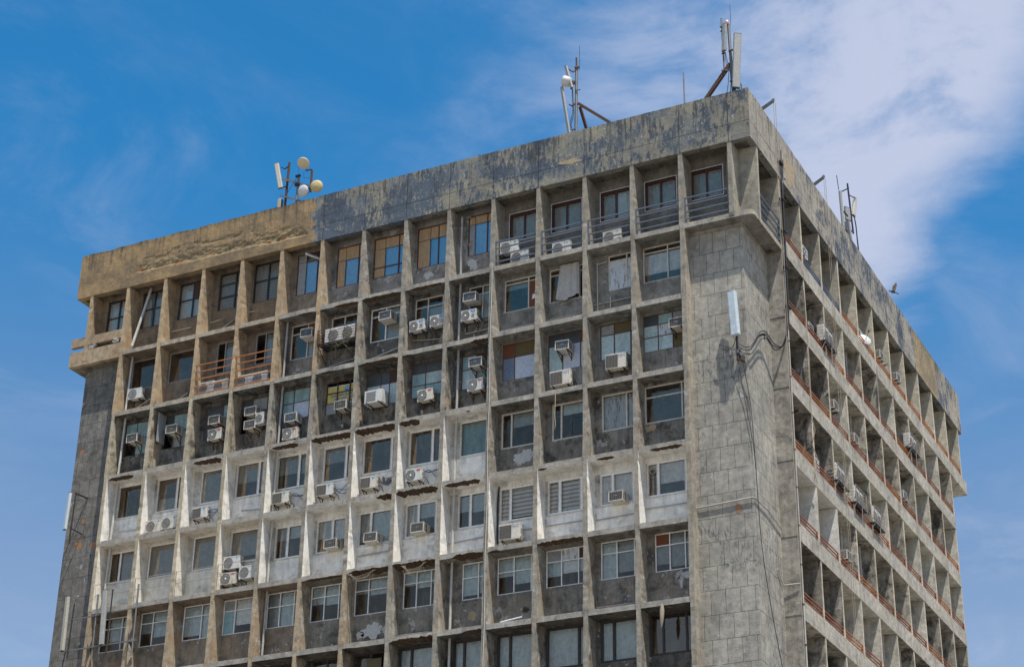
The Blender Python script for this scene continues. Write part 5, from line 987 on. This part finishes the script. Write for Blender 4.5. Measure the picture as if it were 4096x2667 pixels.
mast('pipe_frame','galvanised pipe scaffold on arms carrying two panel antennas at the end bay',[((-33.74,-.5,-16.5),(-33.79,-.5,-13.3),.045,Gv),((-31.38,-.5,-16.6),(-31.41,-.5,-13.1),.045,Gv),((-35.2,-.55,-16.3),(-35.15,-.55,-13.6),.035,BS),((-32.85,-.6,-16.4),(-32.85,-.6,-13.2),.035,BS)],
 [((-35.3,-.55,-14.42),(-31.1,-.5,-14.26),.05,Gv),((-35.35,-.55,-15.95),(-31.2,-.5,-15.88),.06,Gv),((-33.9,-.45,-14.45),(-34.3,.3,-14.4),.09,RS),((-31.6,-.45,-14.3),(-31.95,.3,-14.3),.09,RS),((-33.9,-.45,-15.9),(-34.4,.3,-16.1),.09,BS),((-31.6,-.45,-15.9),(-31.95,.3,-16.1),.09,BS)],
 [([(-35.3,-.6,-16.0),(-35.5,-.5,-17),(-35.4,-.4,-18.5)],.03,'cable_black')])
# ================================================================ small things on the facade
# yellow banner behind the rusty bars
root=empty('banner',(FX(9)+1.15,DW+.12,-2*H+2.35)); b=MB(False); n=14
def by(u): return .012*math.sin(u*9)+.01*math.sin(u*23)
for k in range(n):
    u0=-.85+1.85*k/n; u1=-.85+1.85*(k+1)/n
    for z0,z1,m in ((-.62,.47,'banner_cream' if k>0 else 'banner_yellow'),(.47,.60,'banner_yellow'),(.60,.66,'blind_pale')): b.face([(u0,by(u0),z0+.10*u0*0),(u1,by(u1),z0),(u1,by(u1),z1),(u0,by(u0),z1)],m,sm=True)
b.build('sheet',root)
for s,sz,z,m in (('यूनाइटेड इंडिया इंश्योरेंस कंपनी',.135,.12,'print_blue'),('क्षेत्रीय कार्यालय : नई दिल्ली',.10,-.06,'print_blue'),('शिकायत निवारण कक्ष',.11,-.22,'print_red'),('GRIEVANCE REDRESSAL CELL',.115,-.38,'print_blue')): text_obj(s,sz,m,root,(.1,-.03,z))
b=MB(False); b.lathe([(0,0),(.14,0)],(.25,-.03,.40),(0,1,0),'badge_blue',24,False); b.lathe([(0,0),(.05,0)],(.21,-.034,.44),(0,1,0),'burst_white',3,False); b.lathe([(0,0),(.05,0)],(.30,-.034,.44),(0,1,0),'burst_white',3,False); b.build('emblem',root)
tag(root,'yellow printed banner with blue lettering behind rusty window bars','banner')
# cloth hung over the second-storey window, third bay
root=empty('hanging_cloth',(FX(4)+1.30,.70,-H+1.55)); b=MB(False); nx_,nz_=26,16; V=[]
for a in range(nx_+1):
    for c in range(nz_+1):
        u=a/nx_; v=c/nz_; wdt=.95+.25*(1-v); x=(u-.5)*wdt-.08*(1-v); z=1.72*v-(.12*math.sin(u*5)+.1*u)*(1-v)*1.0; V.append((x,.035*math.sin(u*19+v*1.5)*(1.1-v*.6)+.02*math.sin(u*41)-.05*(1-v),z))
b.mesh(V,[(a*(nz_+1)+c,(a+1)*(nz_+1)+c,(a+1)*(nz_+1)+c+1,a*(nz_+1)+c+1) for a in range(nx_) for c in range(nz_)],'cloth',sm=True); b.build('drape',root); tag(root,'grubby grey cloth hung like a curtain outside a second-storey window','cloth')
# torn white burst on the rust pane, and torn sheet, loose items
patch((FX(5)+1.95,DW+.045,-H+2.05),'y',.42,.48,'burst_white',77,'torn_paper',n=60,rough=1.1)
root=empty('dangling_rope',(FX(4)+.95,-.04,-3*H+1.75)); b=MB(False); b.tube(smooth([(0,0,1.75),(.02,-.02,1.2),(0,-.03,.6),(.03,-.02,.1),(-.02,0,-.1)]),.022,'cord_tan',6); b.build('cord',root); tag(root,'pale cord dangling from the ledge above the fourth storey','rope')
root=empty('loose_tube_lamp',(FX(5)+1.25,-.02,-6*H+3.485+.16)); b=MB(False); b.tube([(-.5,.1,0),(.5,.15,.12)],.025,'burst_white',8); b.build('tube',root); tag(root,'long white lamp tube lying on the ledge below the sixth storey','lamp tube')
def netting(loc,w_,sag,label,seed):
    root=empty('torn_net',loc); b=MB(False); R_=random.Random(seed)
    for k in range(9): o=R_.uniform(-.05,.05); b.tube(smooth([(-w_/2+k*.03,0,0),(-w_*.2,-.02,-sag*(.5+.06*k)),(w_*.15,-.02,-sag*(.45+.07*k)+o),(w_/2-k*.02,0,.02)]),.005,'cord_tan',4)
    for k in range(10): x=-w_*.4+w_*.8*k/9; b.tube([(x,0,-.05-sag*.3),(x+.03,-.01,-sag*.95)],.005,'cord_tan',4)
    b.build('mesh_net',root); tag(root,label,'netting','torn netting on the ledges'); return root
netting((FX(7)+1.2,-.02,-5*H+3.36),1.3,.45,'torn pale net sagging under the ledge, sixth bay, sixth storey',1)
netting((FX(8)+.9,-.02,-5*H+3.36),1.5,.35,'torn net stretched below the broken ledge, seventh bay, sixth storey',2)
root=empty('hanging_sack',(FX(2)+1.05,-.03,-6*H+2.95)); b=MB(False); b.lathe([(.01,-.55),(.05,-.4),(.09,-.1),(.10,.2),(.05,.45)],(0,0,0),(.05,0,1),'cord_tan',10); b.build('netting_bag',root); tag(root,'stringy sack hanging below the ledge of the corner bay','sack')
root=empty('cardboard_panel',(FX(8)+1.45,.55,-6*H+2.55)); b=MB(False); b.cbox(-.38,.38,0,.05,-.4,.4,'olive_board',.01); b.build('board',root); tag(root,'brown board propped in a dark seventh-storey window opening','board')
# open white shutter leaf in the third storey
root=empty('shutter_leaf',(FX(13)+.35,.80,-2*H+1.62)); b=MB(False); b.cbox(-.02,.02,-.62,0,0,1.55,'grey_board',.008); b.build('leaf',root); b=MB(False); b.box(-.03,.03,-.02,.02,.3,.4,BS); b.box(-.03,.03,-.02,.02,1.2,1.3,BS); b.build('hinge',root); tag(root,'pale shutter leaf swung open, third storey twelfth bay','shutter')
# cables by the condensers of the fourth storey
for i,seed in ((11,1),(9,2),(8,3),(7,4),(6,5)):
    R_=random.Random(seed); q=MB(); x=FX(i+1)+1.3; z=-3*H+.95
    for k in range(3): q.tube(smooth([(x,.5,z+R_.uniform(-.1,.1)),(x+.2,.62,z+R_.uniform(-.25,.15)),(x+.5,.72,z+R_.uniform(-.2,.2)),(x+.85,.74,z+R_.uniform(.0,.3))]),.014,'cable_black',5)
    oo=q.build('cable_tangle'); tag(oo,'tangled black cables beside the condenser, fourth storey, %s bay from the corner'%ORD[i-1],'cables','cable tangles by condensers')
q=MB(); q.tube(smooth([(FX(6)+1.55,.5,-H+1.45),(FX(6)+1.7,.65,-H+1.15),(FX(6)+2.2,.72,-H+1.2)]),.03,'cable_black',6); oo=q.build('cable_tangle'); tag(oo,'thick black hose looping from the second-storey condenser','cables')
q=MB(); q.tube(smooth([(FX(5)+.22,.74,-4*H+3.2),(FX(5)+.18,.74,-4*H+2.4),(FX(5)+.2,.74,-4*H+.5)]),.04,'cable_black',6); oo=q.build('black_hose'); tag(oo,'black hose running down beside a striped-blind window','hose')
# ---- pigeons
def pigeon(loc,rz,flying=False,label=''):
    root=empty('pigeon',loc,rz); b=MB(False); n=10
    prof=[(0,-.17),(.025,-.15),(.055,-.08),(.07,0),(.06,.06),(.035,.10),(.032,.125),(.036,.15),(.022,.18),(.004,.20)]
    ax=Vector((1,0,.45 if not flying else .15)).normalized(); b.lathe(prof,(0,0,.09),ax,'pigeon_grey',10)
    p=Vector((0,0,.09))-ax*.15; b.mesh([p+Vector((0,.03,0)),p+Vector((0,-.03,0)),p+Vector((-.14,-.045,-.05)),p+Vector((-.14,.045,-.05)),p+Vector((-.07,0,-.045))],[(0,1,2,3),(0,3,4),(1,4,2),(2,4,3)],'pigeon_grey')
    if not flying:
        for s in(-1,1): b.bar((0,s*.02,.05),(0,s*.02,0),.008,.008,'rail_brown')
    b.build('body',root)
    for s in(-1,1):
        b=MB(False); zt=.09+.02
        if flying: P=[(.06,s*.04,zt),(.10,s*.20,zt+.14),(.02,s*.40,zt+.24),(-.06,s*.34,zt+.17),(-.09,s*.05,zt)]
        else: P=[(.06,s*.062,zt),(.0,s*.078,zt+.0),(-.14,s*.04,zt-.09),(-.05,s*.074,zt-.055)]
        Q=[(x,y+s*.006,z+.006) for x,y,z in P]; k=len(P); b.mesh(P+Q,[tuple(range(k)),tuple(range(2*k-1,k-1,-1))]+[(j,(j+1)%k,k+(j+1)%k,k+j) for j in range(k)],'wing_pale' if flying else 'pigeon_grey'); b.build('wing',root)
    tag(root,label,'bird'); return root
f_=pigeon((1.5,17.6,3.85),-2.4,True,'pigeon in flight with raised wings beside the side parapet'); f_.scale=(1.15,1.15,1.15)
for y,z,l in ((20.7,1.24,'pigeon perched on the top-storey rail of the side facade'),(23.9,-2.23,'pigeon perched on the second-storey rail, far along the side'),(21.6,-16.2,'dark pigeon perched on the sixth-storey rail, farther one'),(19.0,-16.2,'dark pigeon perched on the sixth-storey rail, nearer one')): pigeon((-.05,y,z+0.02),.6,False,l)
for root,*_ in PROTO.values():
    for ch in [c for c in root.children_recursive]: D.objects.remove(ch)
    D.objects.remove(root)
for o in D.objects:
    if 'w' in o: del o['w']
